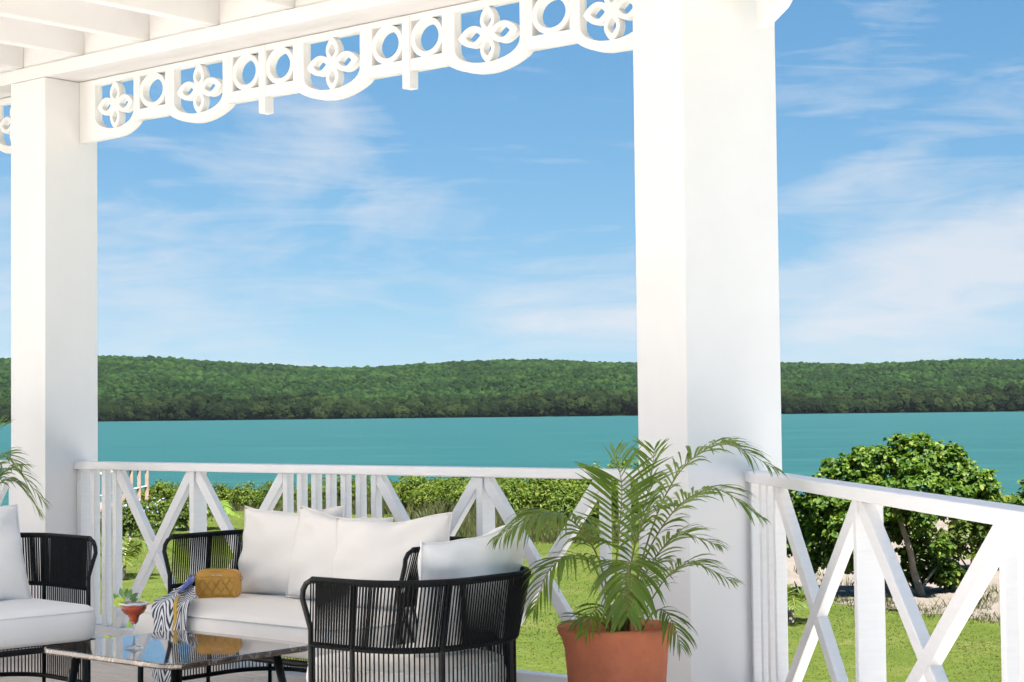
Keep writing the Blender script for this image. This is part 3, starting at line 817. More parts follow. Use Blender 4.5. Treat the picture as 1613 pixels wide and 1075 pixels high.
for k, (ar, au, ln) in enumerate(((-0.9, 0.65, 0.040), (-0.35, 1.0, 0.042), (0.45, 0.95, 0.038), (0.75, 0.6, 0.040), (0.1, 1.0, 0.036), (-0.7, 0.35, 0.034), (0.8, 0.25, 0.030))):
    b0 = cdir * 0.030 + Vector((0, 0, 0.168)); dv = (rt * ar + up * au - fw * random.uniform(-.3, .3)).normalized(); sv = dv.cross(fw).normalized(); nv = dv.cross(sv)
    prof = [(0, 0.02), (0.25, 0.7), (0.5, 1.0), (0.75, 0.75), (1.0, 0.05)]; vs = []; b1 = b0 + dv * 0.018
    for t, wd in prof:
        c_ = b1 + dv * ln * t - nv * 0.010 * t * t; hw = ln * 0.24 * wd; vs += [c_ - sv * hw + nv * 0.003 * wd, c_, c_ + sv * hw + nv * 0.003 * wd]
    fs = []
    for j in range(4): fs += [(3 * j, 3 * j + 1, 3 * j + 4, 3 * j + 3), (3 * j + 1, 3 * j + 2, 3 * j + 5, 3 * j + 4)]
    lo = MB().add(vs, fs).build('mint_leaf', MINT, gx, smooth=True)
    MB().tube([b0 - up * 0.012, b0 + dv * 0.01, b1], 0.0008, 5).build('leaf_stalk', MINT, lo)

# ------------------------------------------------------------------ handbag and scarf
bagm = bpy.data.materials.new('mustard_quilted_leather'); bagm.use_nodes = True; t = NT(bagm.node_tree); t.t.nodes.clear()
co = t.n('ShaderNodeTexCoord'); sx_ = t.n('ShaderNodeSeparateXYZ', {0: co.outputs['Object']})
nzb = t.n('ShaderNodeTexNoise', {'Vector': co.outputs['Object'], 'Scale': 300.0, 'Detail': 3.0}); nzc = t.n('ShaderNodeTexNoise', {'Vector': co.outputs['Object'], 'Scale': 12.0, 'Detail': 3.0})
cb = t.ramp(nzc.outputs[0], [(0.3, (0.55, 0.275, 0.045)), (0.7, (0.66, 0.35, 0.065))])
bb = t.n('ShaderNodeBump', {'Strength': 0.12, 'Distance': 0.001, 'Height': nzb.outputs[0]})
pb = t.n('ShaderNodeBsdfPrincipled', {'Base Color': cb, 'Roughness': 0.42, 'Specular IOR Level': 0.4, 'Normal': bb.outputs[0]})
t.n('ShaderNodeOutputMaterial', {'Surface': pb.outputs[0]})
BRZ = R(33.8)
bag = empty('handbag', (-6.125, 5.255, 0.437), BRZ, 'small mustard yellow quilted handbag on the sofa seat', 'handbag')


def rrxz(hw, z0, z1, r, n=8):
    pts = []
    for cx, cz, a0 in ((hw - r, z1 - r, 0), (-hw + r, z1 - r, 90), (-hw + r, z0 + r, 180), (hw - r, z0 + r, 270)):
        for k in range(n + 1): a = R(a0 + 90 * k / n); pts.append((cx + r * math.cos(a), cz + r * math.sin(a)))
    return pts


vs = []; rings = [(-0.030, 0.010), (-0.0275, 0.003), (-0.022, 0.0), (0.022, 0.0), (0.0275, 0.003), (0.030, 0.010)]
for y_, ins_ in rings: vs += [(x, y_, z) for x, z in rrxz(0.097 - ins_, 0.001 + ins_, 0.127 - ins_, 0.033 - ins_)]
n = 36; fs = [(j * n + (i + 1) % n, j * n + i, (j + 1) * n + i, (j + 1) * n + (i + 1) % n) for j in range(5) for i in range(n)] + [tuple(range(n)), tuple(range(6 * n - 1, 5 * n - 1, -1))]
MB().add(vs, fs).build('body', bagm, bag, smooth=False, bevel=0.002)
# quilted front pocket: a relief of padded diamonds
nx, nz_ = 72, 40; vs = []; fs = []
for j in range(nz_ + 1):
    for i in range(nx + 1):
        x = -0.083 + 0.166 * i / nx; z = 0.012 + 0.082 * j / nz_
        p_ = 0.0415; q1 = (x / p_ + z / 0.056) % 1.0; q2 = (x / p_ - z / 0.056) % 1.0
        d1 = min(q1, 1 - q1); d2 = min(q2, 1 - q2)
        lines = lambda d: 1 - math.exp(-((abs(d - 0.055)) / 0.03) ** 2)
        hgt = min(lines(d1), lines(d2)); ed = min(1, (0.083 - abs(x)) / 0.012, (z - 0.012) / 0.012, (0.094 - z) / 0.004)
        cr = min(1.0, max(0.0, ed)); vs.append((x, -0.0302 - 0.0062 * cr ** 0.5 * (0.25 + 0.75 * hgt), z))
for j in range(nz_):
    for i in range(nx): fs.append((j * (nx + 1) + i, j * (nx + 1) + i + 1, (j + 1) * (nx + 1) + i + 1, (j + 1) * (nx + 1) + i))
MB().add(vs, fs).build('quilted_pocket', bagm, bag, smooth=True)
MB().tube([(x, -0.0315, 0.0955) for x in np.linspace(-0.083, 0.083, 12)], 0.0022, 6).build('pocket_edge', bagm, bag, smooth=True)
for yy in (-0.0285, 0.0285): MB().tube([(x, yy, z) for x, z in rrxz(0.0935, 0.0045, 0.1235, 0.030)], 0.0028, 6, closed=True).build('edge_piping', bagm, bag, smooth=True)
zm = mat('brass_zip', (0.45, 0.30, 0.12), 0.35, metal=0.9, var=0.1, vscale=200)
MB().tube([(x, 0.0, 0.1285) for x in np.linspace(-0.062, 0.062, 12)], 0.0022, 6).build('zip', zm, bag, smooth=True)
for sx in (-1, 1):
    MB().tube([(sx * (0.100 + 0.009 * math.cos(a)), 0.0, 0.088 + 0.010 * math.sin(a)) for a in np.linspace(0, 2 * math.pi, 17)[:-1]], 0.0016, 6, closed=True).build('ring', zm, bag, smooth=True)
tcu = bpy.data.curves.new('maker_lettering', 'FONT'); tcu.body = 'Nes. et Nena'; tcu.size = 0.0085; tcu.align_x = 'CENTER'; tcu.extrude = 0.0002
to = bpy.data.objects.new('maker_lettering', tcu); COL.objects.link(to); dg = bpy.context.evaluated_depsgraph_get(); dg.update()
me = bpy.data.meshes.new_from_object(to.evaluated_get(dg)); bpy.data.objects.remove(to)
me.transform(Matrix.Translation((0.002, -0.0306, 0.1015)) @ Matrix.Rotation(math.pi / 2, 4, 'X'))
link('lettering', me, mat('white_foil', (0.85, 0.83, 0.78), 0.3), bag)

scm = bpy.data.materials.new('black_white_striped_silk'); scm.use_nodes = True; t = NT(scm.node_tree); t.t.nodes.clear()
uvn = t.n('ShaderNodeUVMap', uv_map='UVMap'); su = t.n('ShaderNodeSeparateXYZ', {0: uvn.outputs[0]})
nzs = t.n('ShaderNodeTexNoise', {'Vector': uvn.outputs[0], 'Scale': 3.0, 'Detail': 2.0})
vv_ = t.math('ADD', su.outputs[1], t.math('MULTIPLY', t.math('ABSOLUTE', t.math('SUBTRACT', t.math('FRACT', t.math('MULTIPLY', su.outputs[0], 2.0)), 0.5)), -0.30))
vv_ = t.math('ADD', vv_, t.math('MULTIPLY', nzs.outputs[0], 0.06))
st = t.math('GREATER_THAN', t.math('SINE', t.math('MULTIPLY', vv_, 330.0 * 0.38)), -0.05)
cs = t.mix(st, (0.012, 0.012, 0.030, 1), (0.78, 0.78, 0.80, 1))
ps = t.n('ShaderNodeBsdfPrincipled', {'Base Color': cs, 'Roughness': 0.5, 'Sheen Weight': 0.2})
t.n('ShaderNodeOutputMaterial', {'Surface': ps.outputs[0]})


def strip(name, path, widths, sidev, mat_, parent, fold=0.012, nf=14, seed=0, uv=True, lift=0.0):
    """a draped strip of cloth following a path, with soft lengthwise folds"""
    rs = random.Random(seed); P = [Vector(p) for p in path]
    fine = []; N = 40
    for k in range(N + 1):
        x = k / N * (len(P) - 1); i = min(int(x), len(P) - 2); f = x - i
        p0_ = P[max(i - 1, 0)]; p1_ = P[i]; p2_ = P[i + 1]; p3_ = P[min(i + 2, len(P) - 1)]
        fine.append(0.5 * ((2 * p1_) + (p2_ - p0_) * f + (2 * p0_ - 5 * p1_ + 4 * p2_ - p3_) * f * f + (3 * p1_ - p0_ - 3 * p2_ + p3_) * f ** 3))
    vs = []; uvs = []; ln = 0
    ph = rs.uniform(0, 6)
    for k, p in enumerate(fine):
        t_ = (fine[min(k + 1, N)] - fine[max(k - 1, 0)]).normalized(); sv = Vector(sidev); sv = (sv - t_ * sv.dot(t_)).normalized(); nv = t_.cross(sv)
        if k: ln += (p - fine[k - 1]).length
        f = k / N; wd = np.interp(f, np.linspace(0, 1, len(widths)), widths)
        for i in range(nf + 1):
            a = i / nf - 0.5
            h = fold * (math.sin(a * 11 + ph + f * 2.2) + 0.5 * math.sin(a * 23 + f * 3 + 1)) * min(1, wd / 0.08) + lift
            vs.append(p + sv * wd * a + nv * (h + fold * 1.4)); uvs.append((i / nf, ln))
    fs = [(k * (nf + 1) + i, k * (nf + 1) + i + 1, (k + 1) * (nf + 1) + i + 1, (k + 1) * (nf + 1) + i) for k in range(N) for i in range(nf)]
    o = MB().add(vs, fs).build(name, mat_, parent, smooth=True)
    ul = o.data.uv_layers.new(name='UVMap')
    for lp in o.data.loops: ul.data[lp.index].uv = uvs[lp.vertex_index]
    sd = o.modifiers.new('thick', 'SOLIDIFY'); sd.thickness = 0.0015; sd.offset = 0
    return o


scarf = empty('scarf', (0, 0, 0), 0, 'black and white striped scarf hanging from the handbag over the seat edge', 'scarf')
strip('cloth', [(-6.206, 5.196, 0.520), (-6.205, 5.145, 0.475), (-6.11, 5.02, 0.446), (-6.00, 4.915, 0.444), (-5.955, 4.868, 0.415), (-5.952, 4.858, 0.33), (-5.962, 4.85, 0.22), (-5.985, 4.85, 0.13)],
      [0.03, 0.06, 0.15, 0.19, 0.20, 0.20, 0.19, 0.15], (1, 0.1, 0), scm, scarf, fold=0.006, seed=3, lift=0.010)
strip('yellow_hem', [(-6.12, 5.06, 0.470), (-6.02, 4.95, 0.478), (-5.935, 4.860, 0.455), (-5.905, 4.835, 0.40), (-5.925, 4.83, 0.34)], [0.006, 0.012, 0.018, 0.016, 0.003], (1, 0.3, 0),
      mat('mustard_silk', (0.50, 0.30, 0.03), 0.5), scarf, fold=0.002, nf=4, seed=5)
strip('blue_knot', [(-6.215, 5.19, 0.528), (-6.20, 5.165, 0.505), (-6.165, 5.10, 0.485), (-6.12, 5.03, 0.468)], [0.022, 0.040, 0.036, 0.012], (1, 0.2, 0),
      mat('blue_silk', (0.030, 0.045, 0.22), 0.45, var=0.5, vscale=45, var2=(0.22, 0.28, 0.55)), scarf, fold=0.009, nf=8, seed=8)

# ------------------------------------------------------------------ palms
PALM = leaf_mat('palm_leaflet', (0.085, 0.155, 0.024), (0.160, 0.245, 0.038), (0.290, 0.320, 0.065), trans=0.38, rough=0.42)
PALMY = leaf_mat('yellow_green_palm_leaflet', (0.045, 0.085, 0.014), (0.09, 0.125, 0.02), (0.14, 0.13, 0.03), trans=0.35, rough=0.45)
STEM = mat('palm_stem', (0.22, 0.20, 0.05), 0.5, var=0.2, vscale=12)


def catmull(P, N):
    P = [Vector(p) for p in P]; out = []
    for k in range(N + 1):
        x = k / N * (len(P) - 1); i = min(int(x), len(P) - 2); f = x - i
        p0_ = P[max(i - 1, 0)]; p1_ = P[i]; p2_ = P[i + 1]; p3_ = P[min(i + 2, len(P) - 1)]
        out.append(0.5 * ((2 * p1_) + (p2_ - p0_) * f + (2 * p0_ - 5 * p1_ + 4 * p2_ - p3_) * f * f + (3 * p1_ - p0_ - 3 * p2_ + p3_) * f ** 3))
    return out


def frond(parent, ctrl, nl, ll, lw, droop, seed, leafm=PALM, start=0.32, stem_r=0.004, splay=0.9, name='frond'):
    rs = random.Random(seed); C_ = catmull(ctrl, 60); vs = []; fs = []; rn = []
    ref = Vector((0, 0, 1))
    for k in range(nl):
        f = start + (1 - start) * (k + 0.5) / nl
        x = f * 60; i = min(int(x), 59); p = C_[i].lerp(C_[i + 1], x - i); t = (C_[min(i + 2, 60)] - C_[max(i - 1, 0)]).normalized()
        sd = t.cross(ref)
        if sd.length < 0.15: sd = t.cross(-fw)
        sd.normalize(); nv = sd.cross(t).normalized()
        prof = math.sin(math.pi * min(1, max(0.0, (f - start) / (1 - start)) * 0.80 + 0.16)) ** 0.7
        for s_ in (-1, 1):
            L = ll * prof * rs.uniform(0.82, 1.12); fwd = 0.55 + 0.55 * (f - start) + rs.uniform(-0.12, 0.12)
            d = (sd * s_ * splay + t * fwd + nv * rs.uniform(0.12, 0.42)).normalized(); W = lw * rs.uniform(0.8, 1.15) * (0.6 + 0.4 * prof)
            base = len(vs); q_ = p.copy(); dv = d.copy(); nseg = 5; wn = dv.cross(nv).normalized()
            tw = rs.uniform(-0.5, 0.5); wn = (wn + nv * tw).normalized()
            for g in range(nseg + 1):
                tt = g / nseg; wd = W * (0.35 + 1.3 * tt if tt < 0.5 else 2.0 * (1 - tt) ** 0.9 * 1.0) * 0.5
                if g == nseg: wd = 0.0006
                vs += [q_ - wn * wd, q_ + wn * wd]
                dv = (dv + Vector((0, 0, -1)) * droop * rs.uniform(0.7, 1.3) * (0.10 + 0.22 * tt)).normalized(); q_ = q_ + dv * (L / nseg)
            r_ = min(1, max(0, 0.35 + 0.35 * rs.random() + (0.28 if rs.random() < 0.12 else 0)))
            for g in range(nseg): fs.append((base + 2 * g, base + 2 * g + 1, base + 2 * g + 3, base + 2 * g + 2)); rn.append(r_)
    me = np_mesh(name, [tuple(v) for v in vs], fs, rn); o = link(name, me, leafm, parent, smooth=False)
    MB().tube(C_[::3], [stem_r * (1 - 0.8 * k / 20) for k in range(len(C_[::3]))], 6).build('stem', STEM, o, smooth=True)
    return o


TERRA = mat('terracotta', (0.58, 0.195, 0.105), 0.85, var=0.10, vscale=5, bump=0.35, bscale=45, spec=0.15, var2=(0.44, 0.14, 0.075))
SOIL = mat('potting_soil', (0.05, 0.035, 0.022), 0.95, var=0.3, vscale=40, bump=0.8, bscale=80)


def pot(g, R_=0.205, H=0.5):
    k = R_ / 0.205
    pr = [(0.0, 0.0), (0.128, 0.0), (0.136, 0.006), (0.150, 0.10), (0.163, 0.22), (0.172, 0.34), (0.179, 0.42), (0.188, 0.455), (0.200, 0.474), (0.205, 0.486), (0.204, 0.495), (0.197, 0.500), (0.188, 0.496), (0.180, 0.480), (0.174, 0.455), (0.168, 0.435)]
    MB().lathe([(r_ * k, z * H / 0.5) for r_, z in pr], 64).build('pot', TERRA, g, smooth=True)
    mb = MB(); mb.lathe([(0.0, 0.452 * H / 0.5), (0.06 * k, 0.455 * H / 0.5), (0.12 * k, 0.448 * H / 0.5), (0.174 * k, 0.444 * H / 0.5)], 40); mb.build('soil', SOIL, g, smooth=True)


def RDZ(r_, d, z): p = rt * r_ + fw * d; return Vector((p.x, p.y, z))


pp_ = empty('potted_palm', (-3.772, 5.021, 0.002), 0, 'green palm in a terracotta pot before the corner column', 'potted plant')
pot(pp_)
K = 454.0
px = lambda x, y_, d=0.0: RDZ((x - 972) / K, d, 0.5 + (985 - y_) / K)
FR = [
    ([(985, 990, 0), (1012, 890, 0), (1048, 790, -.02), (1090, 728, -.06), (1145, 704, -.12), (1212, 742, -.2)], 34, .20, .013, .9),
    ([(985, 990, -.02), (1008, 900, -.06), (1040, 832, -.12), (1078, 786, -.18), (1125, 772, -.25), (1182, 812, -.3)], 32, .19, .013, .9),
    ([(972, 990, .03), (974, 900, .05), (982, 830, .08), (986, 770, .09), (976, 715, .08)], 22, .21, .012, .3),
    ([(965, 990, -.02), (955, 915, -.05), (930, 850, -.1), (893, 812, -.16), (845, 806, -.22), (788, 838, -.28)], 32, .21, .014, 1.6),
    ([(962, 990, -.05), (952, 930, -.1), (930, 880, -.18), (895, 868, -.25), (862, 892, -.30), (842, 945, -.33)], 26, .18, .013, 1.3),
    ([(980, 990, -.06), (984, 925, -.12), (986, 888, -.2), (984, 878, -.30), (980, 905, -.40), (978, 950, -.44)], 28, .19, .016, 1.4),
    ([(1000, 990, -.03), (1024, 945, -.08), (1052, 902, -.13), (1088, 884, -.18), (1144, 910, -.24)], 24, .15, .010, .8),
    ([(1008, 992, -.08), (1022, 965, -.12), (1040, 955, -.16), (1054, 975, -.20), (1064, 1010, -.22)], 16, .13, .010, 1.2),
    ([(990, 990, -.02), (1008, 925, -.05), (1035, 872, -.1), (1070, 842, -.14), (1124, 856, -.2)], 26, .17, .011, .8),
    ([(960, 992, -.05), (945, 975, -.1), (922, 966, -.14), (898, 976, -.18)], 16, .12, .009, .6),
    ([(986, 990, .05), (998, 900, .09), (1018, 820, .12), (1034, 760, .13), (1040, 712, .12)], 18, .19, .014, .4),
    ([(968, 990, .02), (960, 915, .02), (946, 850, 0), (925, 800, -.02), (890, 775, -.05)], 26, .19, .012, .9),
    ([(978, 990, .0), (990, 920, -.03), (1002, 860, -.05), (1022, 815, -.06), (1050, 800, -.08)], 24, .18, .012, .7),
    ([(966, 992, -.08), (955, 960, -.15), (945, 945, -.2), (930, 955, -.25), (918, 985, -.27)], 16, .12, .010, 1.0),
    ([(974, 990, .02), (966, 920, .06), (955, 850, .1), (945, 800, .12), (930, 762, .12)], 24, .18, .011, .6),
    ([(990, 990, .02), (1000, 940, .0), (1015, 905, -.05), (1040, 880, -.1)], 18, .14, .010, .9),
]
for k, (c_, nl, ll, lw, dr_) in enumerate(FR):
    if k in (11, 14): continue
    frond(pp_, [px(*q_) for q_ in c_], nl, ll, lw * 1.1, dr_, 20 + k, start=0.34 if len(c_) > 4 else 0.25, stem_r=0.0042)
rs = random.Random(3)
for k in range(9):
    a = rs.uniform(0, 6.28); r_ = rs.uniform(0.01, 0.05); b0 = Vector((r_ * math.cos(a), r_ * math.sin(a), 0.445)); b1 = b0 + Vector((rs.uniform(-.05, .05), rs.uniform(-.05, .05), rs.uniform(.12, .26)))
    MB().tube([b0, b0.lerp(b1, .5) + Vector((0.004, 0, 0)), b1], [0.006, 0.005, 0.0035], 6).build('cane', STEM, pp_, smooth=True)

# second palm, its fronds reaching in from the left edge
lp = empty('potted_palm', (-8.06, 5.185, 0.002), 0, 'palm fronds reaching in at the left edge beside the column', 'potted plant')
pot(lp)
for k, (c_, nl, ll, lw, dr_) in enumerate([
        ([(0, 0, .47), (.02, 0, .75), (.08, 0, .93), (.18, 0, .97), (.33, 0, .80)], 26, .19, .013, 1.0),
        ([(0, 0, .47), (0, 0, .78), (.05, -.05, .97), (.13, -.08, 1.05), (.23, -.1, 1.0)], 26, .19, .013, .8),
        ([(0, 0, .47), (.0, .05, .75), (.06, .1, .90), (.15, .13, .90), (.27, .15, .74)], 24, .18, .012, 1.2),
        ([(0, 0, .47), (-.02, .0, .8), (-.06, .0, 1.0), (-.16, .0, 1.1), (-.3, 0, 1.02)], 26, .19, .013, .8),
        ([(0, 0, .47), (-.02, -.03, .7), (-.1, -.05, .86), (-.22, -.06, .88), (-.36, -.08, .7)], 24, .18, .013, 1.1),
        ([(0, 0, .47), (.01, .0, .85), (.0, .05, 1.05), (.04, .08, 1.16), (.10, .1, 1.2)], 24, .18, .013, .4)]):
    frond(lp, [RDZ(q_[0] + 0.13 * min(1, j_ * 0.5), q_[1], q_[2]) for j_, q_ in enumerate(c_)], nl, ll, lw, dr_, 60 + k)

# ------------------------------------------------------------------ leafy plants


def leaf_cloud(name, lobes, n, size, material, parent=None, seed=1, aspect=0.62, flat=0.55, inner=0.35, upb=0.5, jit=0.25, lname=None):
    """many separate leaves spread through ellipsoid lobes (centre, radii)"""
    g = np.random.default_rng(seed); lob = np.array([[*c, *r_] for c, r_ in lobes], float)
    wgt = (lob[:, 3] * lob[:, 5] + lob[:, 4] * lob[:, 5] + lob[:, 3] * lob[:, 4]); idx = g.choice(len(lob), n, p=wgt / wgt.sum())
    v = g.normal(size=(n, 3)); v[:, 2] += 0.25; v /= np.linalg.norm(v, axis=1)[:, None]
    # uneven surface: clumps
    cl = 0.80 + 0.22 * np.sin(v[:, 0] * 7 + idx * 1.7) * np.sin(v[:, 1] * 6 + idx) + 0.14 * np.sin(v[:, 2] * 9 + idx * 2.3)
    rad = cl * (1 - inner * g.random(n) ** 2.0) + g.normal(size=n) * 0.05
    P = lob[idx, :3] + v * rad[:, None] * lob[idx, 3:]
    N_ = v * 0.75 + np.array([0, 0, upb]) + g.normal(size=(n, 3)) * flat; N_ /= np.linalg.norm(N_, axis=1)[:, None]
    D = g.normal(size=(n, 3)) + v * 0.5 + np.array([0, 0, -0.35]); D -= N_ * (D * N_).sum(1)[:, None]; D /= np.linalg.norm(D, axis=1)[:, None]
    S = np.cross(D, N_); L = size * g.uniform(0.6, 1.25, n)[:, None]; W_ = L * aspect * 0.5
    fold = 0.16
    co = np.stack([P - D * L * 0.5, P - D * L * 0.18 - S * W_ * 0.92 + N_ * L * fold, P + D * L * 0.22 - S * W_ * 0.8 + N_ * L * fold * 0.6,
                   P + D * L * 0.5 - N_ * L * 0.1, P + D * L * 0.22 + S * W_ * 0.8 + N_ * L * fold * 0.6, P - D * L * 0.18 + S * W_ * 0.92 + N_ * L * fold], axis=1)
    b = (np.arange(n) * 6)[:, None]
    fs = np.stack([b + np.array([[0, 3, 2, 1]]), b + np.array([[0, 5, 4, 3]])], axis=1).reshape(-1, 4)
    rn = np.clip(0.42 + 0.26 * g.normal(size=n) + (cl - 0.8) * 0.5, 0, 1)
    me = np_mesh(name, co.reshape(-1, 3), fs, np.repeat(rn, 2))
    return link(lname or name, me, material, parent)


SEAG = leaf_mat('sea_grape_leaf', (0.022, 0.058, 0.009), (0.080, 0.140, 0.019), (0.165, 0.208, 0.034), trans=0.40, rough=0.5, spec=0.22)
HEDG = leaf_mat('hedge_leaf', (0.042, 0.076, 0.012), (0.100, 0.136, 0.020), (0.165, 0.182, 0.035), trans=0.33, rough=0.6, spec=0.15)
HEDL = leaf_mat('light_shrub_leaf', (0.036, 0.066, 0.010), (0.076, 0.108, 0.017), (0.13, 0.142, 0.028), trans=0.33, rough=0.6, spec=0.15)
BARK = mat('grey_bark', (0.20, 0.17, 0.14), 0.9, var=0.25, vscale=9, bump=0.6, bscale=30)


def lobe(r_, d, z, a, b=None, c=None):
    p = RDZ(r_, d, z); return ((p.x, p.y, p.z), (a, b or a, c or a * 0.8))


def branch(P, r0, r1, material, parent, name='branch'):
    C_ = catmull(P, 10); return MB().tube(C_, [r0 + (r1 - r0) * k / 10 for k in range(11)], 8).build(name, material, parent, smooth=True)


TD = 23.6
tr = empty('sea_grape_tree', GU((1442 - 806) / 2846 * TD, TD, GROUND_Z), 0, 'large round sea grape tree on the sand beyond the right railing', 'tree')
s1 = 2846 / TD
TP = lambda x, y_, d=0.0: RDZ((x - 1442) / s1, d, (938 - y_) / s1)
lobs = []
for x, y_, d, r_ in ((1440, 728, 0, 46), (1385, 735, .2, 44), (1335, 752, .1, 40), (1490, 740, .1, 42), (1530, 765, -.1, 36), (1425, 770, -.5, 50), (1370, 785, -.4, 46), (1480, 785, -.4, 42), (1300, 800, 0, 46), (1330, 835, -.3, 42), (1290, 850, .2, 40),
                     (1265, 815, .3, 38), (1380, 850, .6, 42), (1440, 830, .5, 46), (1545, 795, -.1, 24), (1340, 880, .1, 26), (1455, 880, .5, 34), (1490, 905, .3, 28), (1430, 815, -.7, 24), (1465, 860, -.5, 20), (1260, 860, .4, 30), (1395, 905, .7, 30), (1235, 800, .6, 36), (1240, 840, .5, 34), (1290, 775, .1, 36), (1310, 880, -.1, 26), (1275, 885, .2, 22), (1550, 775, 0, 26), (1470, 725, .2, 36), (1410, 905, .4, 26), (1455, 912, .6, 24), (1360, 720, .3, 22), (1415, 700, .1, 20), (1520, 742, .2, 20), (1310, 735, .2, 18), (1350, 725, .0, 20), (1450, 698, .1, 18), (1500, 715, .1, 20), (1560, 790, .1, 18), (1245, 770, .4, 22)):
    p = TP(x, y_, d); lobs.append(((p.x, p.y, p.z), (r_ / s1 * 1.0, r_ / s1 * 1.0, r_ / s1 * 0.88)))
leaf_cloud('crown', lobs, 23000, 0.070, SEAG, tr, 11, aspect=0.85, flat=0.65, upb=0.75, lname='crown')
branch([TP(1445, 940), TP(1432, 900), TP(1425, 870, -.1), TP(1412, 830, -.15), TP(1402, 795, -.1)], .055, .028, BARK, tr, 'trunk')
branch([TP(1448, 940), TP(1425, 925, .1), TP(1400, 880, .1), TP(1385, 850, .2), TP(1360, 790, .1)], .035, .015, BARK, tr)
branch([TP(1402, 800), TP(1440, 775), TP(1480, 770), TP(1530, 775)], .026, .010, BARK, tr)
branch([TP(1408, 815), TP(1370, 778), TP(1330, 768), TP(1290, 772)], .024, .010, BARK, tr)
branch([TP(1405, 800), TP(1410, 770), TP(1425, 740)], .024, .010, BARK, tr)
branch([TP(1440, 930), TP(1470, 900, .2), TP(1490, 890, .3), TP(1500, 870, .3)], .022, .008, BARK, tr)


def shrub(name, u, d, lobes_, n, size, material, label, cat='shrub', group=None, seed=1, aspect=0.6, stems=4, z=None):
    g = empty(name, GU(u, d, ground_h(u, d) if z is None else z), 0, label, cat, group)
    leaf_cloud('foliage', lobes_, n, size, material, g, seed, aspect=aspect, lname='foliage')
    rs = random.Random(seed)
    for k in range(stems):
        c_ = lobes_[k % len(lobes_)][0]
        branch([(rs.uniform(-.08, .08), rs.uniform(-.08, .08), -0.02), Vector(c_) * 0.5 + Vector((rs.uniform(-.05, .05), 0, 0)), Vector(c_)], .018, .006, BARK, g, 'stem')
    return g


KU = lambda x, d: (x - 806) / 2846 * d
shrub('sea_grape_tree', KU(1625, 27), 27, [lobe(0, 0, .95, .42, .42, .42), lobe(-.2, .1, .6, .4), lobe(.5, 0, 1.1, .5), lobe(.4, .1, .55, .5)], 2600, .105, SEAG,
      'smaller sea grape tree cut off by the right edge', 'tree', seed=31, aspect=.85)
shrub('yellow_green_shrub', KU(1520, 27.5), 27.5, [lobe(0, 0, .45, .5, .4, .42), lobe(-.35, .1, .35, .35), lobe(.45, 0, .5, .42), lobe(.2, -.2, .75, .3)], 2300, .08, HEDL,
      'yellow green shrub on the sand right of the big tree trunk', seed=33, aspect=.75)
shrub('low_green_shrub', KU(1480, 24.2), 24.2, [lobe(0, 0, .2, .3, .25, .2), lobe(.3, .1, .15, .24, .2, .15)], 500, .09, SEAG, 'low leafy shrub at the foot of the big tree', seed=34, aspect=.8)

# hedge along the waterfront: separate bushes in rows
variants = []
for k in range(5):
    g = empty('waterfront_bush', (0, 0, 0), 0, None, 'bush', 'green bushes along the waterfront')
    rs = random.Random(100 + k)
    lb = [lobe(rs.uniform(-.75, .75), rs.uniform(-.3, .3), rs.uniform(.3, .62), rs.uniform(.32, .5)) for _ in range(6)]
    leaf_cloud('foliage', lb, 3600, .068, HEDG if k < 3 else HEDL, g, 200 + k, aspect=.65, upb=.8, lname='foliage')
    for j in range(3): branch([(rs.uniform(-.1, .1), 0, -.05), Vector(lb[j][0]) * .5, Vector(lb[j][0])], .02, .008, BARK, g, 'stem')
    variants.append(g)
used = [False] * 5
rs = random.Random(5)
spots = []
for x in range(232, 1010, 30):
    d = np.interp(x, [200, 330, 600, 800, 1010], [50.5, 50, 47, 41, 38])
    spots.append((x + rs.uniform(-9, 9), d + rs.uniform(-.6, .6), np.interp(x, [200, 500, 700, 850, 1010], [.90, .92, .95, 1.05, 1.3]), rs.choice([0, 1, 2, 2, 1] if x > 740 else [0, 1, 2, 3, 4]), 'f'))
for x in range(240, 1010, 36):
    d = np.interp(x, [200, 330, 600, 800, 1010], [53.5, 53, 50.5, 45, 42])
    spots.append((x + rs.uniform(-9, 9), d + rs.uniform(-.6, .6), np.interp(x, [200, 500, 700, 850, 1010], [1.0, 1.0, 1.05, 1.15, 1.35]), rs.choice([0, 1, 2]), 'b'))
for x in (1205, 1238, 1270, 1570, 1600):
    spots.append((x, 33 + rs.uniform(-.5, .5), 1.05, rs.choice([0, 1, 2]), 'r'))
spots.sort(key=lambda s_: (s_[4], s_[0]))
orde = {'f': 0, 'b': 0, 'r': 0}
NUMW = ['first', 'second', 'third', 'fourth', 'fifth', 'sixth', 'seventh', 'eighth', 'ninth', 'tenth', 'eleventh', 'twelfth', 'thirteenth', 'fourteenth', 'fifteenth', 'sixteenth', 'seventeenth', 'eighteenth', 'nineteenth', 'twentieth', 'twenty first', 'twenty second', 'twenty third', 'twenty fourth', 'twenty fifth', 'twenty sixth', 'twenty seventh', 'twenty eighth']
for x, d, sc_, v_, rw in spots:
    o = variants[v_] if not used[v_] else copy_tree(variants[v_]); used[v_] = True
    u = KU(x, d); o.location = GU(u, d, ground_h(u, d) - 0.03); o.rotation_euler.z = rs.uniform(0, 6.28) if False else rs.choice([0, math.pi]) + rs.uniform(-.4, .4) ; o.scale = (sc_ * rs.uniform(.9, 1.15), sc_ * rs.uniform(.9, 1.15), sc_ * rs.uniform(.88, 1.1))
    i_ = orde[rw]; orde[rw] += 1
    o['label'] = {'f': '%s green bush from the left in the front waterfront row', 'b': '%s green bush from the left in the rear row by the water', 'r': '%s bush from the left behind the sea grape tree'}[rw] % NUMW[i_]
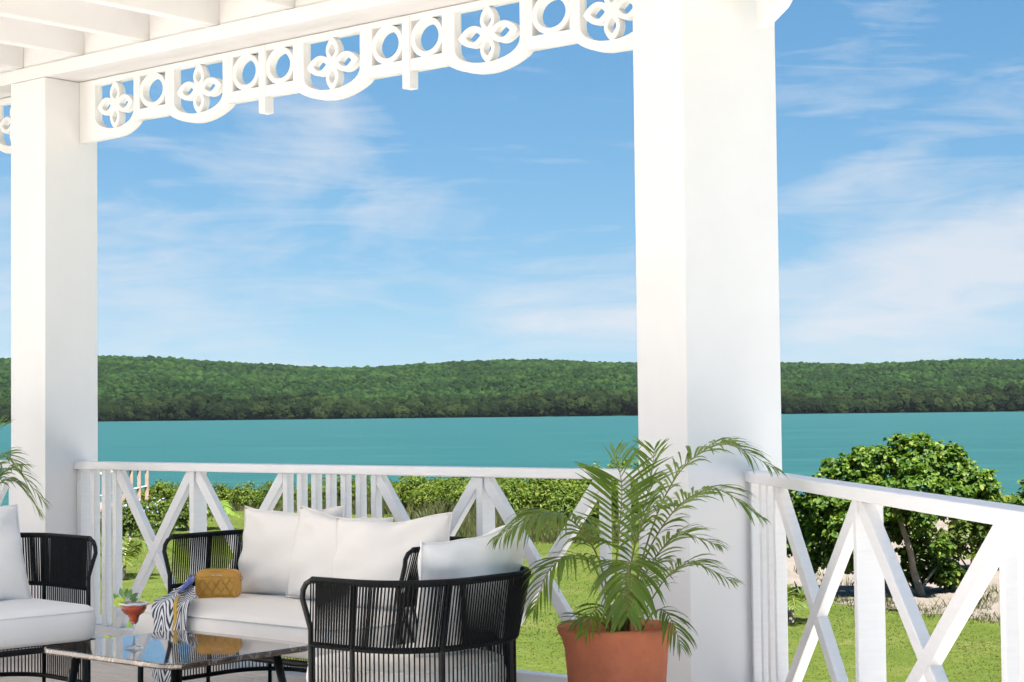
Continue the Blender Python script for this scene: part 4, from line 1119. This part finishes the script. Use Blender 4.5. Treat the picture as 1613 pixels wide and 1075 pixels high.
for k in range(5):
    if not used[k]:
        for ch in list(variants[k].children): bpy.data.objects.remove(ch)
        bpy.data.objects.remove(variants[k])

# tall dry grass in front of the bushes, sand tufts, lawn


def blades(name, pts, hts, wd, material, label, cat, seed=1, lean=0.35, kind='stuff'):
    g = np.random.default_rng(seed); P = np.array([tuple(p) for p in pts], float); n = len(P); H = np.asarray(hts)[:, None]
    a = g.uniform(0, 6.283, n); S = np.stack([np.cos(a), np.sin(a), np.zeros(n)], 1); Ln = g.normal(size=(n, 3)) * lean; Ln[:, 2] = 1; Ln /= np.linalg.norm(Ln, axis=1)[:, None]
    W_ = np.asarray(wd)[:, None] if hasattr(wd, '__len__') else wd
    Ln2 = Ln + g.normal(size=(n, 3)) * lean * 0.7; Ln2[:, 2] = 0.75
    co = np.stack([P - S * W_ / 2, P + S * W_ / 2, P + Ln * H * 0.55 + S * W_ * 0.35, P + Ln * H * 0.5 + Ln2 * H * 0.5, P + Ln * H * 0.55 - S * W_ * 0.35], 1)
    fs = (np.arange(n) * 5)[:, None] + np.array([[0, 1, 2, 3, 4]])
    me = np_mesh(name, co.reshape(-1, 3), fs, g.random(n))
    return tag(link(name, me, material), label, cat, kind=kind)


DRYG = leaf_mat('dry_grass_blade', (0.036, 0.050, 0.011), (0.070, 0.075, 0.019), (0.12, 0.10, 0.036), trans=0.3, rough=0.6)
LAWN = leaf_mat('lawn_blade', (0.052, 0.076, 0.012), (0.084, 0.104, 0.020), (0.13, 0.122, 0.045), trans=0.5, rough=0.6, pos=0.8)
pts = []; hs = []
g = np.random.default_rng(9)
for x, d0, d1, n, h in ((720, 36, 43, 9000, .75), (810, 34, 39, 5000, .6), (600, 44, 47, 3000, .6), (480, 46, 49, 2200, .5), (930, 33.5, 36, 3500, .5), (360, 47, 49, 1200, .45)):
    for k in range(n):
        d = g.uniform(d0, d1); u = KU(x + g.normal() * 42, d); c_ = 0.6 + 0.4 * math.sin(u * 3.1) * math.sin(d * 2.3)
        pts.append(GU(u, d, ground_h(u, d))); hs.append(h * g.uniform(.35, 1.0) * c_)
blades('tall_dry_grass', pts, hs, 0.016, DRYG, 'tall straw coloured grass before the waterfront bushes', 'grass', 4, lean=0.4)
pts = []; hs = []


def in_sand(u, d):
    return (u > np.interp(d, [18.6, 19.3, 20.6, 22.6, 23.6, 27, 30.5, 36], [10, 7.2, 5.45, 4.3, 3.2, 2.6, 3.6, 6]) and 18.6 < d < 40) or (45.6 < d < 49.4 and -12 < u < -8)


while len(pts) < 170000:
    d = 13.5 + 33 * g.random() ** 1.25; u = g.uniform(-.31, .31) * d
    if in_sand(u + g.normal() * .22, d + g.normal() * .3): continue
    pts.append(GU(u, d, ground_h(u, d))); hs.append(g.uniform(.010, .032) * (0.75 + 0.35 * math.sin(u * 1.7 + 1.3 * math.sin(d)) ))
blades('lawn_grass', pts, hs, 0.012, LAWN, 'short mown lawn beyond the veranda', 'grass', 6, lean=1.7)
rs = random.Random(12)
pts = []; hs = []
for k in range(46):
    d = rs.uniform(20.5, 31); u = KU(rs.uniform(1235, 1600), d)
    if not in_sand(u, d): continue
    for j in range(rs.randint(14, 50)): pts.append(GU(u + rs.gauss(0, .09), d + rs.gauss(0, .12), ground_h(u, d))); hs.append(rs.uniform(.05, .22))
edge_line = [(3.2, 23.6), (4.3, 22.6), (5.45, 20.6), (7.2, 19.3)]
for k in range(900):
    i_ = rs.randrange(3); f_ = rs.random(); a_, b_ = edge_line[i_], edge_line[i_ + 1]
    u = a_[0] + (b_[0] - a_[0]) * f_ + rs.gauss(0.08, .22); d = a_[1] + (b_[1] - a_[1]) * f_ + rs.gauss(0.1, .25)
    for j in range(4): pts.append(GU(u + rs.gauss(0, .03), d + rs.gauss(0, .03), ground_h(u, d))); hs.append(rs.uniform(.02, .08))
blades('sand_grass_tufts', pts, hs, 0.010, DRYG, 'sparse grass tufts scattered on the beach sand', 'grass', 8, lean=0.6)

# flower bushes, garden palms and small plants at the left
FLOW = mat('pale_blue_petal', (0.26, 0.29, 0.46), 0.6, var=0.08, vscale=30)
for i_, (x, d, sc_) in enumerate(((205, 34.5, .95), (262, 37.0, 1.0), (298, 38.5, 1.05), (232, 40.5, .9))):
    lb = [lobe(rs.uniform(-.45, .45), rs.uniform(-.3, .3), rs.uniform(.25, .55) * sc_, rs.uniform(.28, .42) * sc_) for _ in range(6)]
    u = KU(x, d); b_ = shrub('flowering_bush', u, d, lb, 2200, .07, HEDL, ['pale blue flowering bush nearest, behind the left slats', 'pale blue flowering bush left of the first cross brace', 'pale blue flowering bush right of the cross, before the path', 'flowering bush beside the boardwalk end'][i_],
                            'bush', 'blue flowering bushes on the lawn', 300 + i_)
    leaf_cloud('blossoms', lb, 130, .055, FLOW, b_, 400 + i_, aspect=.95, inner=0.05, lname='blossoms')


def ground_palm(u, d, n, ln, label, seed, leafm=PALMY, z=None, h0=.1, nl=26, ll=.3, lw=.03):
    g_ = empty('garden_palm', GU(u, d, GROUND_Z if z is None else z), 0, label, 'palm', 'small palms on the lawn'); r2 = random.Random(seed)
    for k in range(n):
        a = 6.28 * k / n + r2.uniform(-.3, .3); dx, dy = math.cos(a), math.sin(a); e = r2.uniform(.6, 1.1); L = ln * r2.uniform(.8, 1.1)
        c_ = [(0, 0, h0), (dx * L * .22, dy * L * .22, h0 + L * .45 * e), (dx * L * .55, dy * L * .55, h0 + L * .62 * e), (dx * L * .95, dy * L * .95, h0 + L * .38 * e)]
        frond(g_, c_, nl, ll, lw, .8, seed * 10 + k, leafm=leafm, start=.2, stem_r=.01)
    branch([(0, 0, -.02), (0, 0, h0 * .6), (0, 0, h0 + .05)], .05, .035, BARK, g_, 'trunk')
    return g_


ground_palm(KU(192, 27.5), 27.5, 9, .75, 'small palm with yellowing fronds near the left slats', 5)
ground_palm(KU(318, 39), 39, 8, .8, 'dark green palm clump behind the first railing post', 6, leafm=PALM, ll=.32, lw=.05)
ground_palm(KU(1238, 20.8), 20.8, 9, .55, 'little bright green palm beside the corner column', 7, ll=.25, lw=.022)
# croton with a yellow leaf just outside the railing
cr = empty('croton_plant', (-5.02, 6.86, GROUND_Z), 0, 'croton plant with one yellow leaf below the railing', 'plant')
CY = mat('yellow_croton_leaf', (0.50, 0.42, 0.03), 0.4, var=0.15, vscale=12); CG = mat('dark_croton_leaf', (0.03, 0.075, 0.015), 0.35, var=0.3, vscale=10)
r2 = random.Random(4)
branch([(0, 0, 0), (.02, 0, .6), (.03, .02, 1.2)], .012, .006, BARK, cr, 'stem')
for k in range(26):
    a = r2.uniform(0, 6.28); h = r2.uniform(.5, 1.24); dv = Vector((math.cos(a), math.sin(a), r2.uniform(.2, .9))).normalized(); b0 = Vector((.02, .01, h)); ln = r2.uniform(.10, .15)
    if k == 0: dv = (-rt * .75 + up * .65).normalized(); b0 = Vector((.03, .02, 1.205)); ln = .125
    sv = dv.cross(up).normalized() if k else dv.cross(fw).normalized(); nv = sv.cross(dv); vs = []
    for t_, wd in ((0, .08), (.2, .6), (.5, 1), (.8, .65), (1, .04)):
        c_ = b0 + dv * (.03 + ln * t_) - up * .03 * t_ * t_; hw = ln * .24 * wd; vs += [c_ - sv * hw + nv * .012 * wd, c_, c_ + sv * hw + nv * .012 * wd]
    fs = []
    for j in range(4): fs += [(3 * j, 3 * j + 1, 3 * j + 4, 3 * j + 3), (3 * j + 1, 3 * j + 2, 3 * j + 5, 3 * j + 4)]
    MB().add(vs, fs).build('leaf', CY if k in (0, 7) else CG, cr, smooth=True)

# boardwalk ramp at the left
WOODP = mat('weathered_pink_wood', (0.22, 0.155, 0.12), 0.75, var=0.15, vscale=6, stretch=(4, 4, 1))
WOODL = mat('pale_handrail', (0.34, 0.30, 0.26), 0.7, var=0.08, vscale=6)
WOODD = mat('dark_wood', (0.12, 0.09, 0.07), 0.8, var=0.2, vscale=5)  # darker tone for the boardwalk side beams
ud_a = Vector((KU(120, 42.0), 42.0)); ud_b = Vector((KU(231, 46.3), 46.3))
bw = empty('boardwalk', (0, 0, 0), 0, 'wooden boardwalk with posts and pale handrail behind the left slats', 'boardwalk')
axis = (ud_b - ud_a); Lb = axis.length; axis.normalize(); nrm2 = Vector((axis.y, -axis.x))
BZ = lambda s_: GROUND_Z + 0.06 + 0.16 * s_ / Lb
def bpt(s_, o_, z): p = ud_a + axis * s_ + nrm2 * o_; return GU(p.x, p.y, z)
ns = int(Lb / .15)
for k in range(ns):
    s0, s1_ = k * .15, k * .15 + .14; vs = []
    for z_ in (0, .04):
        vs += [bpt(s0, -.0, BZ(s0) + z_), bpt(s1_, -.0, BZ(s1_) + z_), bpt(s1_, -1.3, BZ(s1_) + z_), bpt(s0, -1.3, BZ(s0) + z_)]
    MB().add(vs, [(3, 2, 1, 0), (4, 5, 6, 7), (0, 1, 5, 4), (1, 2, 6, 5), (2, 3, 7, 6), (3, 0, 4, 7)]).build('board', WOODP, bw)
for o_ in (0.02, -1.32):
    MB().tube([bpt(0, o_, BZ(0) - .05), bpt(Lb, o_, BZ(Lb) - .05)], .07, 4).build('side_beam', WOODD, bw)
    k = 0
    for s_ in np.arange(0.1, Lb + .01, (Lb - .2) / 8):
        MB().tube([bpt(s_, o_, BZ(s_)), bpt(s_, o_, BZ(s_) + .93)], .062, 4).build('post', WOODP, bw); k += 1
    MB().tube([bpt(0, o_, BZ(0) + .97), bpt(Lb, o_, BZ(Lb) + .97)], .05, 4).build('handrail', WOODL, bw)
    MB().tube([bpt(0, o_, BZ(0) + .45), bpt(Lb, o_, BZ(Lb) + .45)], .025, 4).build('middle_rail', WOODL, bw)

# ------------------------------------------------------------------ air over the bay
hz = [GU(u, d, z) for z in (-4.5, 125) for u, d in ((-2700, -330), (2700, -330), (2700, 3400), (-2700, 3400))]
hm = bpy.data.materials.new('thin_sea_haze'); hm.use_nodes = True; t = NT(hm.node_tree); t.t.nodes.clear()
pv = t.n('ShaderNodeVolumePrincipled', {'Color': (0.80, 0.88, 0.96, 1), 'Density': 0.000018, 'Anisotropy': 0.2})
t.n('ShaderNodeOutputMaterial', {'Volume': pv.outputs[0]})
tag(MB().add(hz, [(3, 2, 1, 0), (4, 5, 6, 7), (0, 1, 5, 4), (1, 2, 6, 5), (2, 3, 7, 6), (3, 0, 4, 7)]).build('haze', hm), 'thin blue haze in the air over the bay', 'haze', kind='stuff')
